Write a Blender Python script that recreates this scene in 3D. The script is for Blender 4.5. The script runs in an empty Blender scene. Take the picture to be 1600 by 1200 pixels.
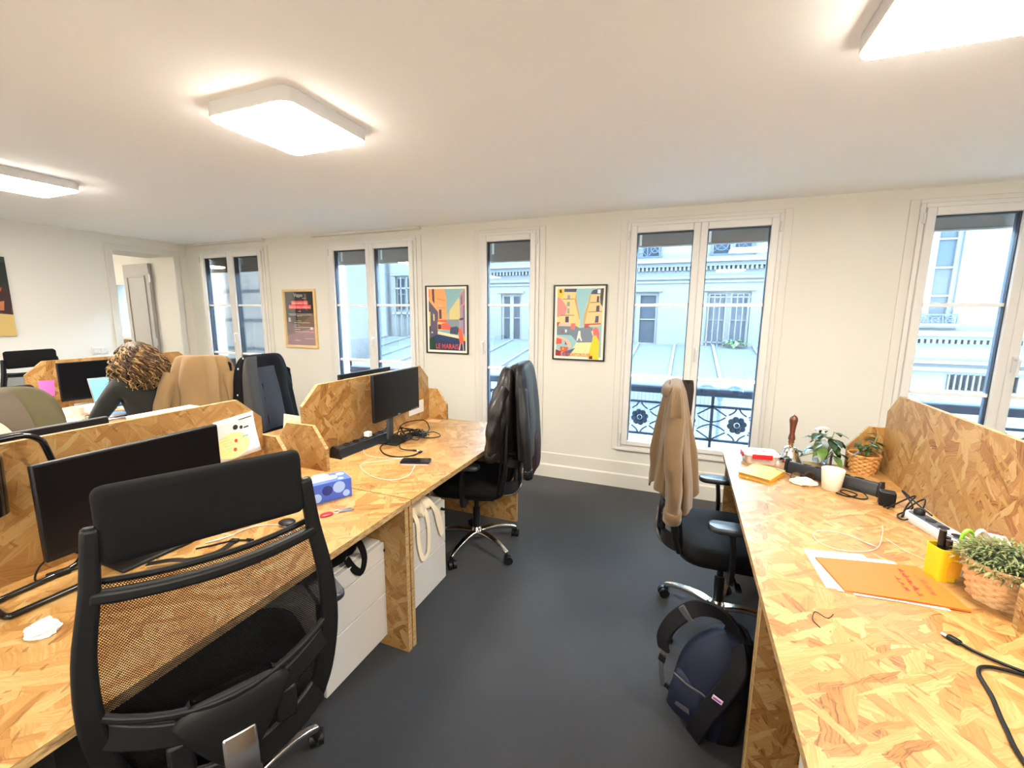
import bpy, bmesh, math, random
from mathutils import Vector, Matrix, Euler, noise
random.seed(7)
SC = bpy.context.scene
COL = SC.collection
PI = math.pi

# ------------------------------------------------------------------ camera, world, exposure
cam_d = bpy.data.cameras.new('camera'); cam_d.sensor_width = 36.0; cam_d.lens = 677.9/1600*36
cam_d.clip_start = 0.02; cam_d.clip_end = 200
cam = bpy.data.objects.new('camera', cam_d); COL.objects.link(cam)
_yaw, _pit, _rol = 0.376229, -0.159168, 0.0076333
_f = Vector((-math.sin(_yaw)*math.cos(_pit), math.cos(_yaw)*math.cos(_pit), math.sin(_pit)))
_r = Vector((math.cos(_yaw), math.sin(_yaw), 0)); _u = _r.cross(_f)
_r2 = _r*math.cos(_rol)+_u*math.sin(_rol); _u2 = -_r*math.sin(_rol)+_u*math.cos(_rol)
_m = Matrix((_r2, _u2, -_f)).transposed().to_4x4(); _m.translation = (0, 0, 1.55)
cam.matrix_world = _m
SC.camera = cam
SC.view_settings.view_transform = 'Standard'; SC.view_settings.look = 'None'
SC.view_settings.gamma = 1.0; SC.view_settings.use_curve_mapping = False
SC.view_settings.exposure = 1.40
SC.cycles.diffuse_bounces = 8; SC.cycles.max_bounces = 14; SC.cycles.transparent_max_bounces = 16
WORLD_COL = (0.56, 0.80, 1.0); WORLD_STR = 26.0
LAMP_COL = (1.0, 0.935, 0.81); LAMP_STR = 38.0
world = bpy.data.worlds.new('overcast_sky'); SC.world = world; world.use_nodes = True
_bg = world.node_tree.nodes['Background']
_bg.inputs[0].default_value = (*WORLD_COL, 1); _bg.inputs[1].default_value = WORLD_STR

# ------------------------------------------------------------------ materials
MATS = {}
def srgb(r, g, b):
    def c(v):
        v /= 255.0
        return v/12.92 if v <= 0.04045 else ((v+0.055)/1.055)**2.4
    return (c(r), c(g), c(b))
def mat(name, col=(.8, .8, .8), rough=.5, metal=0., spec=.5, emit=None, estr=0., bump=0., bscale=200., var=0., vscale=8., trans=0., coat=0., sheen=0.):
    if name in MATS: return MATS[name]
    m = bpy.data.materials.new(name); m.use_nodes = True; nt = m.node_tree; b = nt.nodes['Principled BSDF']
    b.inputs['Base Color'].default_value = (*col, 1); b.inputs['Roughness'].default_value = rough
    b.inputs['Metallic'].default_value = metal; b.inputs['Specular IOR Level'].default_value = spec
    if trans: b.inputs['Transmission Weight'].default_value = trans
    if coat: b.inputs['Coat Weight'].default_value = coat
    if sheen: b.inputs['Sheen Weight'].default_value = sheen
    if emit:
        b.inputs['Emission Color'].default_value = (*emit, 1); b.inputs['Emission Strength'].default_value = estr
    if var or bump:
        tc = nt.nodes.new('ShaderNodeTexCoord')
    if var:
        n = nt.nodes.new('ShaderNodeTexNoise'); n.inputs['Scale'].default_value = vscale; n.inputs['Detail'].default_value = 4
        nt.links.new(tc.outputs['Object'], n.inputs['Vector'])
        r = nt.nodes.new('ShaderNodeMix'); r.data_type = 'RGBA'
        r.inputs[6].default_value = (*[max(0, c*(1-var)) for c in col], 1); r.inputs[7].default_value = (*[min(1, c*(1+var)) for c in col], 1)
        nt.links.new(n.outputs[0], r.inputs[0]); nt.links.new(r.outputs[2], b.inputs['Base Color'])
    if bump:
        n2 = nt.nodes.new('ShaderNodeTexNoise'); n2.inputs['Scale'].default_value = bscale; n2.inputs['Detail'].default_value = 3
        nt.links.new(tc.outputs['Object'], n2.inputs['Vector'])
        bp = nt.nodes.new('ShaderNodeBump'); bp.inputs['Strength'].default_value = bump; bp.inputs['Distance'].default_value = .004
        nt.links.new(n2.outputs[0], bp.inputs['Height']); nt.links.new(bp.outputs[0], b.inputs['Normal'])
    MATS[name] = m
    return m

def osb(name, plane):
    """oriented strand board: overlapping long chips in several directions, seen on one plane of the world"""
    m = bpy.data.materials.new(name); m.use_nodes = True; nt = m.node_tree; N = nt.nodes; L = nt.links
    b = N['Principled BSDF']
    geo = N.new('ShaderNodeNewGeometry'); sep = N.new('ShaderNodeSeparateXYZ'); cmb = N.new('ShaderNodeCombineXYZ')
    L.new(geo.outputs['Position'], sep.inputs[0])
    a, c = {'xy': (0, 1), 'yz': (1, 2), 'xz': (0, 2)}[plane]
    L.new(sep.outputs[a], cmb.inputs[0]); L.new(sep.outputs[c], cmb.inputs[1])
    wob = N.new('ShaderNodeTexNoise'); wob.inputs['Scale'].default_value = 14; wob.inputs['Detail'].default_value = 3
    L.new(cmb.outputs[0], wob.inputs['Vector'])
    wv = N.new('ShaderNodeVectorMath'); wv.operation = 'MULTIPLY_ADD'
    L.new(wob.outputs['Color'], wv.inputs[0]); wv.inputs[1].default_value = (.03, .03, 0); L.new(cmb.outputs[0], wv.inputs[2])
    def layer(ang, ln, wd, off, rnd):
        mp = N.new('ShaderNodeMapping'); mp.vector_type = 'POINT'
        rot = N.new('ShaderNodeVectorRotate'); rot.rotation_type = 'Z_AXIS'; rot.inputs['Angle'].default_value = ang
        L.new(wv.outputs[0], rot.inputs['Vector'])
        mp.inputs['Location'].default_value = (off, off*1.7, 0); mp.inputs['Scale'].default_value = (1/ln, 1/wd, 1)
        L.new(rot.outputs[0], mp.inputs['Vector'])
        v = N.new('ShaderNodeTexVoronoi'); v.voronoi_dimensions = '2D'; v.distance = 'CHEBYCHEV'
        v.inputs['Scale'].default_value = 1; v.inputs['Randomness'].default_value = rnd
        L.new(mp.outputs[0], v.inputs['Vector'])
        s = N.new('ShaderNodeSeparateColor'); L.new(v.outputs['Color'], s.inputs[0])
        g = N.new('ShaderNodeTexNoise'); g.noise_dimensions = '2D'; g.inputs['Scale'].default_value = 1; g.inputs['Detail'].default_value = 5; g.inputs['Roughness'].default_value = .65
        mg = N.new('ShaderNodeVectorMath'); mg.operation = 'MULTIPLY'; mg.inputs[1].default_value = (1.6, 9, 1)
        L.new(mp.outputs[0], mg.inputs[0]); L.new(mg.outputs[0], g.inputs['Vector'])
        return s, g, v
    lay = [layer(.35, .21, .055, 3.1, .9), layer(1.75, .17, .042, 7.7, 1), layer(-.55, .19, .036, 12.3, 1), layer(1.0, .13, .028, 21.9, 1), layer(2.5, .11, .017, 31.4, 1)]
    tone = lay[0][0].outputs[1]; grain = lay[0][1].outputs[0]; edge = lay[0][2].outputs[0]
    for k, th in ((1, .55), (2, .62), (3, .70), (4, .84)):
        gt = N.new('ShaderNodeMath'); gt.operation = 'GREATER_THAN'; gt.inputs[1].default_value = th
        L.new(lay[k][0].outputs[0], gt.inputs[0])
        outs = []
        for i0, i1 in ((tone, lay[k][0].outputs[1]), (grain, lay[k][1].outputs[0]), (edge, lay[k][2].outputs[0])):
            mx = N.new('ShaderNodeMix'); mx.data_type = 'FLOAT'
            L.new(gt.outputs[0], mx.inputs[0]); L.new(i0, mx.inputs[2]); L.new(i1, mx.inputs[3]); outs.append(mx.outputs[0])
        tone, grain, edge = outs
    ad = N.new('ShaderNodeMath'); ad.operation = 'MULTIPLY_ADD'; ad.inputs[1].default_value = 1.15; ad.inputs[2].default_value = -.52
    L.new(grain, ad.inputs[0])
    ad2 = N.new('ShaderNodeMath'); ad2.operation = 'MULTIPLY_ADD'; ad2.inputs[1].default_value = .80; ad2.inputs[2].default_value = .16
    L.new(tone, ad2.inputs[0])
    sm = N.new('ShaderNodeMath'); sm.operation = 'ADD'; sm.use_clamp = True; L.new(ad.outputs[0], sm.inputs[0]); L.new(ad2.outputs[0], sm.inputs[1])
    cr = N.new('ShaderNodeValToRGB'); el = cr.color_ramp.elements
    el[0].position = 0; el[0].color = (0.119, 0.045, 0.011, 1); el[1].position = 1; el[1].color = (0.429, 0.277, 0.113, 1)
    for p, c_ in ((.10, (0.179, 0.071, 0.018, 1)), (.22, (0.275, 0.125, 0.034, 1)), (.50, (0.334, 0.168, 0.049, 1)), (.78, (0.382, 0.213, 0.070, 1))):
        e = el.new(p); e.color = c_
    L.new(sm.outputs[0], cr.inputs[0])
    # a few bark flecks
    fl = layer(.9, .022, .006, 44., 1)
    ft = N.new('ShaderNodeMath'); ft.operation = 'GREATER_THAN'; ft.inputs[1].default_value = .978; L.new(fl[0].outputs[2], ft.inputs[0])
    fm = N.new('ShaderNodeMix'); fm.data_type = 'RGBA'; fm.inputs[7].default_value = (.16, .065, .02, 1)
    fmul = N.new('ShaderNodeMath'); fmul.operation = 'MULTIPLY'; fmul.inputs[1].default_value = .6; L.new(ft.outputs[0], fmul.inputs[0])
    L.new(fmul.outputs[0], fm.inputs[0]); L.new(cr.outputs[0], fm.inputs[6])
    L.new(fm.outputs[2], b.inputs['Base Color'])
    b.inputs['Roughness'].default_value = .38; b.inputs['Specular IOR Level'].default_value = .4
    bp = N.new('ShaderNodeBump'); bp.inputs['Strength'].default_value = .25; bp.inputs['Distance'].default_value = .002
    L.new(sm.outputs[0], bp.inputs['Height']); L.new(bp.outputs[0], b.inputs['Normal'])
    MATS[name] = m
    return m
def osb_edge():
    m = bpy.data.materials.new('osb_edge'); m.use_nodes = True; nt = m.node_tree; N = nt.nodes; L = nt.links; b = N['Principled BSDF']
    geo = N.new('ShaderNodeNewGeometry'); n = N.new('ShaderNodeTexNoise'); n.inputs['Scale'].default_value = 70; n.inputs['Detail'].default_value = 5
    mp = N.new('ShaderNodeMapping'); mp.inputs['Scale'].default_value = (.5, .5, 3.2); L.new(geo.outputs['Position'], mp.inputs['Vector']); L.new(mp.outputs[0], n.inputs['Vector'])
    cr = N.new('ShaderNodeValToRGB'); cr.color_ramp.elements[0].position = .3; cr.color_ramp.elements[0].color = (.17, .085, .03, 1)
    cr.color_ramp.elements[1].position = .62; cr.color_ramp.elements[1].color = (.46, .30, .125, 1)
    L.new(n.outputs[0], cr.inputs[0]); L.new(cr.outputs[0], b.inputs['Base Color']); b.inputs['Roughness'].default_value = .65
    MATS['osb_edge'] = m; return m
OSB_XY, OSB_YZ, OSB_XZ, OSB_E = osb('strand_board_top', 'xy'), osb('strand_board_screen', 'yz'), osb('strand_board_end', 'xz'), osb_edge()

def carpet():
    m = bpy.data.materials.new('dark_carpet'); m.use_nodes = True; nt = m.node_tree; N = nt.nodes; L = nt.links; b = N['Principled BSDF']
    geo = N.new('ShaderNodeNewGeometry')
    def nz(s, d=4):
        n = N.new('ShaderNodeTexNoise'); n.inputs['Scale'].default_value = s; n.inputs['Detail'].default_value = d; L.new(geo.outputs['Position'], n.inputs['Vector']); return n
    f = nz(420, 2); big = nz(1.6, 6); fl = nz(160, 3)
    cr = N.new('ShaderNodeValToRGB'); cr.color_ramp.elements[0].position = .3; cr.color_ramp.elements[0].color = (.0055, .0057, .0068, 1)
    cr.color_ramp.elements[1].position = .75; cr.color_ramp.elements[1].color = (.026, .027, .032, 1); L.new(f.outputs[0], cr.inputs[0])
    c2 = N.new('ShaderNodeValToRGB'); c2.color_ramp.elements[0].position = .42; c2.color_ramp.elements[0].color = (0, 0, 0, 1)
    c2.color_ramp.elements[1].position = .7; c2.color_ramp.elements[1].color = (.45, .45, .45, 1); L.new(big.outputs[0], c2.inputs[0])
    mx = N.new('ShaderNodeMix'); mx.data_type = 'RGBA'; mx.inputs[7].default_value = (.030, .0265, .027, 1)
    L.new(c2.outputs[0], mx.inputs[0]); L.new(cr.outputs[0], mx.inputs[6])
    c3 = N.new('ShaderNodeValToRGB'); c3.color_ramp.elements[0].position = .64; c3.color_ramp.elements[0].color = (0, 0, 0, 1)
    c3.color_ramp.elements[1].position = .78; c3.color_ramp.elements[1].color = (.6, .6, .6, 1); L.new(fl.outputs[0], c3.inputs[0])
    m2 = N.new('ShaderNodeMix'); m2.data_type = 'RGBA'; m2.inputs[7].default_value = (.07, .07, .072, 1); L.new(c3.outputs[0], m2.inputs[0]); L.new(mx.outputs[2], m2.inputs[6])
    L.new(m2.outputs[2], b.inputs['Base Color']); b.inputs['Roughness'].default_value = .95; b.inputs['Specular IOR Level'].default_value = .15
    b.inputs['Sheen Weight'].default_value = .25; b.inputs['Sheen Roughness'].default_value = .5
    bp = N.new('ShaderNodeBump'); bp.inputs['Strength'].default_value = .6; bp.inputs['Distance'].default_value = .004; L.new(f.outputs[0], bp.inputs['Height']); L.new(bp.outputs[0], b.inputs['Normal'])
    return m
def glass(name, tint=(1, 1, 1), refl=.9):
    m = bpy.data.materials.new(name); m.use_nodes = True; nt = m.node_tree; N = nt.nodes; L = nt.links
    N.remove(N['Principled BSDF']); out = N['Material Output']
    t = N.new('ShaderNodeBsdfTransparent'); t.inputs[0].default_value = (*tint, 1); g = N.new('ShaderNodeBsdfGlossy'); g.inputs['Roughness'].default_value = .01
    fr = N.new('ShaderNodeFresnel'); fr.inputs[0].default_value = 1.45
    mu = N.new('ShaderNodeMath'); mu.operation = 'MULTIPLY'; mu.inputs[1].default_value = refl; L.new(fr.outputs[0], mu.inputs[0])
    x = N.new('ShaderNodeMixShader'); L.new(mu.outputs[0], x.inputs[0]); L.new(t.outputs[0], x.inputs[1]); L.new(g.outputs[0], x.inputs[2]); L.new(x.outputs[0], out.inputs[0])
    return m
def mesh_fabric():
    """black office-chair net: small holes in offset rows"""
    m = bpy.data.materials.new('black_net_fabric'); m.use_nodes = True; nt = m.node_tree; N = nt.nodes; L = nt.links; b = N['Principled BSDF']; out = N['Material Output']
    b.inputs['Base Color'].default_value = (.005, .005, .0055, 1); b.inputs['Roughness'].default_value = .7; b.inputs['Specular IOR Level'].default_value = .2
    uv = N.new('ShaderNodeUVMap'); uv.uv_map = 'UVMap'
    sp = N.new('ShaderNodeSeparateXYZ'); L.new(uv.outputs[0], sp.inputs[0])
    def mth(op, a, b_=None, c_=None):
        n = N.new('ShaderNodeMath'); n.operation = op
        for i, v in enumerate((a, b_, c_)):
            if v is None: continue
            if isinstance(v, (int, float)): n.inputs[i].default_value = v
            else: L.new(v, n.inputs[i])
        return n.outputs[0]
    px, pz = 1/.0052, 1/.0034
    row = mth('FLOOR', mth('MULTIPLY', sp.outputs[1], pz))
    odd = mth('MULTIPLY', mth('MODULO', row, 2.0), .5)
    fx = mth('SUBTRACT', mth('FRACT', mth('ADD', mth('MULTIPLY', sp.outputs[0], px), odd)), .5)
    fz = mth('SUBTRACT', mth('FRACT', mth('MULTIPLY', sp.outputs[1], pz)), .5)
    d = mth('ADD', mth('POWER', mth('ABSOLUTE', mth('DIVIDE', fx, .36)), 2.0), mth('POWER', mth('ABSOLUTE', mth('DIVIDE', fz, .36)), 2.0))
    hole = mth('LESS_THAN', d, 1.0)
    t = N.new('ShaderNodeBsdfTransparent'); x = N.new('ShaderNodeMixShader'); L.new(hole, x.inputs[0]); L.new(b.outputs[0], x.inputs[1]); L.new(t.outputs[0], x.inputs[2]); L.new(x.outputs[0], out.inputs[0])
    MATS['net'] = m; return m
CARPET = carpet(); GLASS = glass('window_glass', (.97, .99, 1.0)); PGLASS = glass('poster_glazing', (1, 1, 1), .25); NET = mesh_fabric()
CLEAR = glass('clear_plastic', (.96, .98, 1.0), .8)
wall_m = mat('cream_wall_paint', (.70, .68, .62), .7, bump=.05, bscale=60)
bounce_wall = mat('bounce_wall_white', (.93, .925, .91), .7)  # extra white for the unseen walls, to bounce more light
wall_grey = mat('off_white_wall_paint', (.74, .715, .66), .7, bump=.05, bscale=60)
ceil_m = mat('ceiling_paint', (.965, .965, .965), .8, bump=.04, bscale=40)
trim_m = mat('white_gloss_paint', (.68, .655, .60), .45)
frame_m = mat('window_frame_paint', (.70, .68, .65), .35)
door_m = mat('grey_door_paint', (.42, .41, .40), .5)
black_pl = mat('black_plastic', (.0055, .0055, .006), .45, spec=.3)
black_soft = mat('black_fabric', (.0045, .0045, .005), .9, spec=.2, bump=.2, bscale=900)
black_gl = mat('black_gloss', (.006, .006, .007), .12)
screen_m = mat('black_screen', (.0035, .0035, .0045), .30, spec=.22)
grey_pl = mat('grey_plastic', (.05, .053, .058), .45)
chrome = mat('polished_aluminium', (.80, .78, .75), .16, 1.)
metal_d = mat('dark_metal', (.02, .02, .022), .35, .6)
steel = mat('brushed_steel', (.6, .6, .6), .3, 1.)
white_pl = mat('white_plastic', (.68, .67, .65), .4)
cab_m = mat('white_lacquered_steel', (.54, .51, .475), .35)
cab_d = mat('drawer_gap_shade', (.45, .42, .39), .6)
paper_m = mat('white_paper', (.74, .73, .71), .8)
iron_m = mat('dark_iron', (.016, .022, .036), .8, spec=.05)

# ------------------------------------------------------------------ mesh builder
class MB:
    def __init__(s): s.v = []; s.f = []; s.m = []
    def add(s, vs, fs, mi=0):
        o = len(s.v); s.v += [tuple(x) for x in vs]
        for k, f in enumerate(fs):
            s.f.append([i+o for i in f]); s.m.append(mi[k] if isinstance(mi, (list, tuple)) else mi)
        return s
    def box(s, c, d, rot=None, mi=0):
        hx, hy, hz = d[0]/2, d[1]/2, d[2]/2
        vs = [Vector((x, y, z)) for x in (-hx, hx) for y in (-hy, hy) for z in (-hz, hz)]
        if rot is not None:
            R = Euler(rot).to_matrix() if not isinstance(rot, Matrix) else rot
            vs = [R @ v for v in vs]
        C = Vector(c)
        return s.add([v+C for v in vs], [(0, 1, 3, 2), (4, 6, 7, 5), (0, 4, 5, 1), (2, 3, 7, 6), (0, 2, 6, 4), (1, 5, 7, 3)], mi)
    def b(s, x0, x1, y0, y1, z0, z1, mi=0):
        return s.box(((x0+x1)/2, (y0+y1)/2, (z0+z1)/2), (x1-x0, y1-y0, z1-z0), None, mi)
    def loft(s, rings, closed=True, cap0=True, cap1=True, mi=0):
        n = len(rings[0]); vs = [p for r in rings for p in r]; fs = []
        for i in range(len(rings)-1):
            for j in range(n if closed else n-1):
                k = (j+1) % n
                fs.append((i*n+j, i*n+k, (i+1)*n+k, (i+1)*n+j))
        if closed and cap0: fs.append(tuple(reversed(range(n))))
        if closed and cap1: fs.append(tuple((len(rings)-1)*n+j for j in range(n)))
        return s.add(vs, fs, mi)
    def tube(s, pts, r, seg=8, cap=True, mi=0, closed=False, flat=None, up=None):
        pts = [Vector(p) for p in pts]; n = len(pts); rs = r if isinstance(r, (list, tuple)) else [r]*n
        rings = []; prev = None
        for i, p in enumerate(pts):
            a = pts[i-1] if (i > 0 or closed) else p; b_ = pts[(i+1) % n] if (i < n-1 or closed) else p
            t = (b_-a); t = t.normalized() if t.length > 1e-9 else Vector((0, 0, 1))
            if prev is None:
                h = Vector(up) if up else (Vector((0, 0, 1)) if abs(t.z) < .9 else Vector((1, 0, 0)))
                x = (h-t*h.dot(t)).normalized()
            else:
                x = prev-t*prev.dot(t); x = x.normalized() if x.length > 1e-6 else prev
            prev = x; y = t.cross(x)
            fx, fy = (1, 1) if flat is None else flat
            rings.append([p+(x*math.cos(q)*fx+y*math.sin(q)*fy)*rs[i] for q in [2*PI*k/seg for k in range(seg)]])
        if closed: rings.append(rings[0])
        return s.loft(rings, True, cap and not closed, cap and not closed, mi)
    def strip(s, pts, w, t, up=(0, 0, 1), mi=0, closed=False):
        """rectangular section swept along points; w is measured across 'up', t along it"""
        pts = [Vector(p) for p in pts]; n = len(pts); ws = w if isinstance(w, (list, tuple)) else [w]*n; rings = []
        for i, p in enumerate(pts):
            a = pts[i-1] if (i > 0 or closed) else p; b_ = pts[(i+1) % n] if (i < n-1 or closed) else p
            tg = (b_-a).normalized(); U = Vector(up); side = tg.cross(U)
            side = side.normalized() if side.length > 1e-6 else Vector((1, 0, 0)); u2 = side.cross(tg).normalized()
            rings.append([p+side*ws[i]/2*sx+u2*t/2*sy for sx, sy in ((-1, -1), (1, -1), (1, 1), (-1, 1))])
        if closed: rings.append(rings[0])
        return s.loft(rings, True, not closed, not closed, mi)
    def lathe(s, prof, seg=24, c=(0, 0, 0), axis='z', mi=0, capb=True, capt=True, sx=1, sy=1):
        C = Vector(c); rings = []
        for r, z in prof:
            ring = []
            for k in range(seg):
                q = 2*PI*k/seg; x, y = r*math.cos(q)*sx, r*math.sin(q)*sy
                v = Vector((x, y, z)) if axis == 'z' else (Vector((z, x, y)) if axis == 'x' else Vector((y, z, x)))
                ring.append(C+v)
            rings.append(ring)
        return s.loft(rings, True, capb, capt, mi)
    def prism(s, poly, t0, t1, plane='yz', mi=0, emi=None):
        """poly in the plane's two axes, thickness along the third"""
        def P(a, c, t): return {'yz': (t, a, c), 'xz': (a, t, c), 'xy': (a, c, t)}[plane]
        n = len(poly); vs = [P(a, c, t0) for a, c in poly]+[P(a, c, t1) for a, c in poly]
        fs = [tuple(range(n)), tuple(reversed(range(n, 2*n)))]+[(i, i+n, (i+1) % n+n, (i+1) % n) for i in range(n)]
        e = mi if emi is None else emi
        return s.add(vs, fs, [mi, mi]+[e]*n)
    def ball(s, c, r, seg=12, rings=8, mi=0, sc=(1, 1, 1)):
        C = Vector(c); R = []
        for i in range(rings+1):
            th = PI*i/rings; rr = max(math.sin(th), .02)*r; z = -math.cos(th)*r
            R.append([C+Vector((rr*math.cos(2*PI*k/seg)*sc[0], rr*math.sin(2*PI*k/seg)*sc[1], z*sc[2])) for k in range(seg)])
        return s.loft(R, True, True, True, mi)
    def mesh(s, name, mats):
        me = bpy.data.meshes.new(name); me.from_pydata(s.v, [], s.f)
        for m in mats: me.materials.append(m)
        if len(mats) > 1: me.polygons.foreach_set('material_index', s.m)
        bm = bmesh.new(); bm.from_mesh(me); bmesh.ops.recalc_face_normals(bm, faces=bm.faces); bm.to_mesh(me); bm.free()
        return me

def obj(name, mb, mats, parent=None, bevel=0., smooth=None, sub=0, solid=0., seg=2, loc=None, rot=None):
    mats = mats if isinstance(mats, (list, tuple)) else [mats]
    me = mb.mesh(name, mats) if isinstance(mb, MB) else mb
    o = bpy.data.objects.new(name, me); COL.objects.link(o)
    if parent is not None: o.parent = parent
    if loc is not None: o.location = loc
    if rot is not None: o.rotation_euler = rot
    if smooth is None: smooth = bool(bevel or sub)
    if smooth:
        me.polygons.foreach_set('use_smooth', [True]*len(me.polygons))
        me.set_sharp_from_angle(angle=math.radians(smooth if not isinstance(smooth, bool) else 42))
    if solid:
        s = o.modifiers.new('s', 'SOLIDIFY'); s.thickness = solid; s.offset = 0
    if sub:
        s = o.modifiers.new('d', 'SUBSURF'); s.levels = sub; s.render_levels = sub
    if bevel:
        s = o.modifiers.new('b', 'BEVEL'); s.width = bevel; s.segments = seg; s.limit_method = 'ANGLE'; s.angle_limit = math.radians(40)
    return o
def tag(o, label, cat, group=None):
    o['label'] = label; o['category'] = cat
    if group: o['group'] = group
    return o
def thing(name, label, cat, loc=(0, 0, 0), rz=0., group=None, rot=None):
    o = bpy.data.objects.new(name, None); o.empty_display_size = .1; COL.objects.link(o); o.location = loc
    o.rotation_euler = rot if rot else (0, 0, rz)
    return tag(o, label, cat, group)
def struct(name, mb, mats, parent=None, **k):
    o = obj(name, mb, mats, parent, **k)
    if parent is None: o['kind'] = 'structure'
    return o
def structE(name, loc=(0, 0, 0)):
    o = bpy.data.objects.new(name, None); o.empty_display_size = .1; COL.objects.link(o); o.location = loc; o['kind'] = 'structure'; return o
def dup(root, loc, rz=0., label=None, group=None, rot=None):
    r = root.copy(); COL.objects.link(r); r.location = loc; r.rotation_euler = rot if rot else (0, 0, rz)
    if label: r['label'] = label
    if group: r['group'] = group
    for ch in list(root.children):
        c = ch.copy(); COL.objects.link(c); c.parent = r
        for g in list(ch.children):
            d = g.copy(); COL.objects.link(d); d.parent = c
    return r
def text(body, size, m, parent, loc, rot=(0, 0, 0), name='lettering', sx=1., align='CENTER', extrude=.0003, shear=0., bold=0.):
    cu = bpy.data.curves.new('t', 'FONT'); cu.body = body; cu.size = size; cu.align_x = align; cu.align_y = 'CENTER'; cu.extrude = extrude; cu.shear = shear; cu.offset = bold; cu.resolution_u = 2
    t = bpy.data.objects.new('t', cu); COL.objects.link(t)
    dg = bpy.context.evaluated_depsgraph_get(); me = bpy.data.meshes.new_from_object(t.evaluated_get(dg)); bpy.data.objects.remove(t)
    me.materials.clear(); me.materials.append(m); me.name = name
    o = bpy.data.objects.new(name, me); COL.objects.link(o); o.parent = parent; o.location = loc; o.rotation_euler = rot; o.scale = (sx, 1, 1)
    return o
def smooth_path(pts, n=6, closed=False):
    """Catmull-Rom through the points"""
    P = [Vector(p) for p in pts]; out = []; N_ = len(P)
    for i in range(N_ if closed else N_-1):
        if closed: a, b_, c, d = P[i-1], P[i], P[(i+1) % N_], P[(i+2) % N_]
        else: a, b_, c, d = P[max(i-1, 0)], P[i], P[i+1], P[min(i+2, N_-1)]
        for k in range(n):
            t = k/n
            out.append(.5*((2*b_)+(c-a)*t+(2*a-5*b_+4*c-d)*t*t+(3*b_-a-3*c+d)*t**3))
    if not closed: out.append(P[-1])
    return out
def rrect(w, d, r, n=4):
    """rounded rectangle outline around the origin"""
    out = []
    for cx, cy, a0 in ((w/2-r, d/2-r, 0), (-w/2+r, d/2-r, PI/2), (-w/2+r, -d/2+r, PI), (w/2-r, -d/2+r, 1.5*PI)):
        for k in range(n+1):
            q = a0+PI/2*k/n; out.append((cx+r*math.cos(q), cy+r*math.sin(q)))
    return out
# ================================================================== the room shell
W, CE = 3.88, 2.41          # inner face of the window wall, ceiling height
XL, XR, YF = -6.11, 3.6, -2.0
def holes_wall(mb, x0, x1, z0, z1, holes, t0, t1, plane='xz', mi=0):
    xs = sorted({x0, x1, *[h[0] for h in holes], *[h[1] for h in holes]}); zs = sorted({z0, z1, *[h[2] for h in holes], *[h[3] for h in holes]})
    for i in range(len(xs)-1):
        run = None
        for j in range(len(zs)-1):
            cx, cz = (xs[i]+xs[i+1])/2, (zs[j]+zs[j+1])/2
            solid = not any(h[0] < cx < h[1] and h[2] < cz < h[3] for h in holes)
            if solid: run = (run[0], zs[j+1]) if run else (zs[j], zs[j+1])
            if (not solid or j == len(zs)-2) and run:
                if plane == 'xz': mb.b(xs[i], xs[i+1], t0, t1, run[0], run[1], mi)
                else: mb.b(t0, t1, xs[i], xs[i+1], run[0], run[1], mi)
                run = None
    return mb
WIN = {1: (-5.83, -4.71, 2), 2: (-3.72, -2.58, 2), 3: (-1.87, -1.27, 1), 4: (-.50, .63, 2), 5: (1.42, 2.55, 2)}
ZB, ZT = .38, 2.305
struct('floor', MB().b(XL-.0, XR, YF, W, -.1, 0), CARPET)
struct('ceiling', MB().b(XL, XR, YF, W, CE, CE+.12), ceil_m)
struct('wall_back', holes_wall(MB(), XL-.5, XR, -.1, CE+.12, [(a, b, ZB, ZT) for a, b, n in WIN.values()], W, W+.22), wall_m)
DOOR = (3.06, 3.70, -.1, 2.24)
struct('wall_left', holes_wall(MB(), YF, W, -.1, CE+.12, [DOOR], XL-.5, XL, 'yz'), wall_grey)
struct('wall_right', MB().b(XR, XR+.2, YF, W, -.1, CE+.12), bounce_wall)  # out of view; set close and white to bounce light onto the ceiling
struct('wall_front', MB().b(XL-.5, XR+.2, YF-.2, YF, -.1, CE+.12), bounce_wall)  # unseen behind the camera, drawn in as a white light reflector
# skirting under the windows: a tall board and a shallow panel above it
bb = MB().b(XL, XR, W-.022, W, 0, .118)
bb.prism([(W-.022, .118), (W-.012, .13), (W, .13), (W, .118)], XL, XR, 'yz')
bb.b(XL, XR, W-.010, W, .13, .235); bb.prism([(W-.010, .235), (W-.002, .243), (W, .243), (W, .235)], XL, XR, 'yz')
struct('baseboard_back', bb, trim_m)
struct('baseboard_left', MB().b(XL, XL+.018, YF, DOOR[0]-.07, 0, .13), trim_m)
struct('baseboard_right', MB().b(XR-.018, XR, YF, W-.03, 0, .13), trim_m)
# boards where the lintels of two windows meet the ceiling
for i, (a, b) in enumerate(((-6.05, -4.68), (-3.93, -2.52))):
    struct('trim_%d' % (i+1), MB().b(a, b, W-.05, W, CE-.028, CE), trim_m, bevel=.003)

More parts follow.
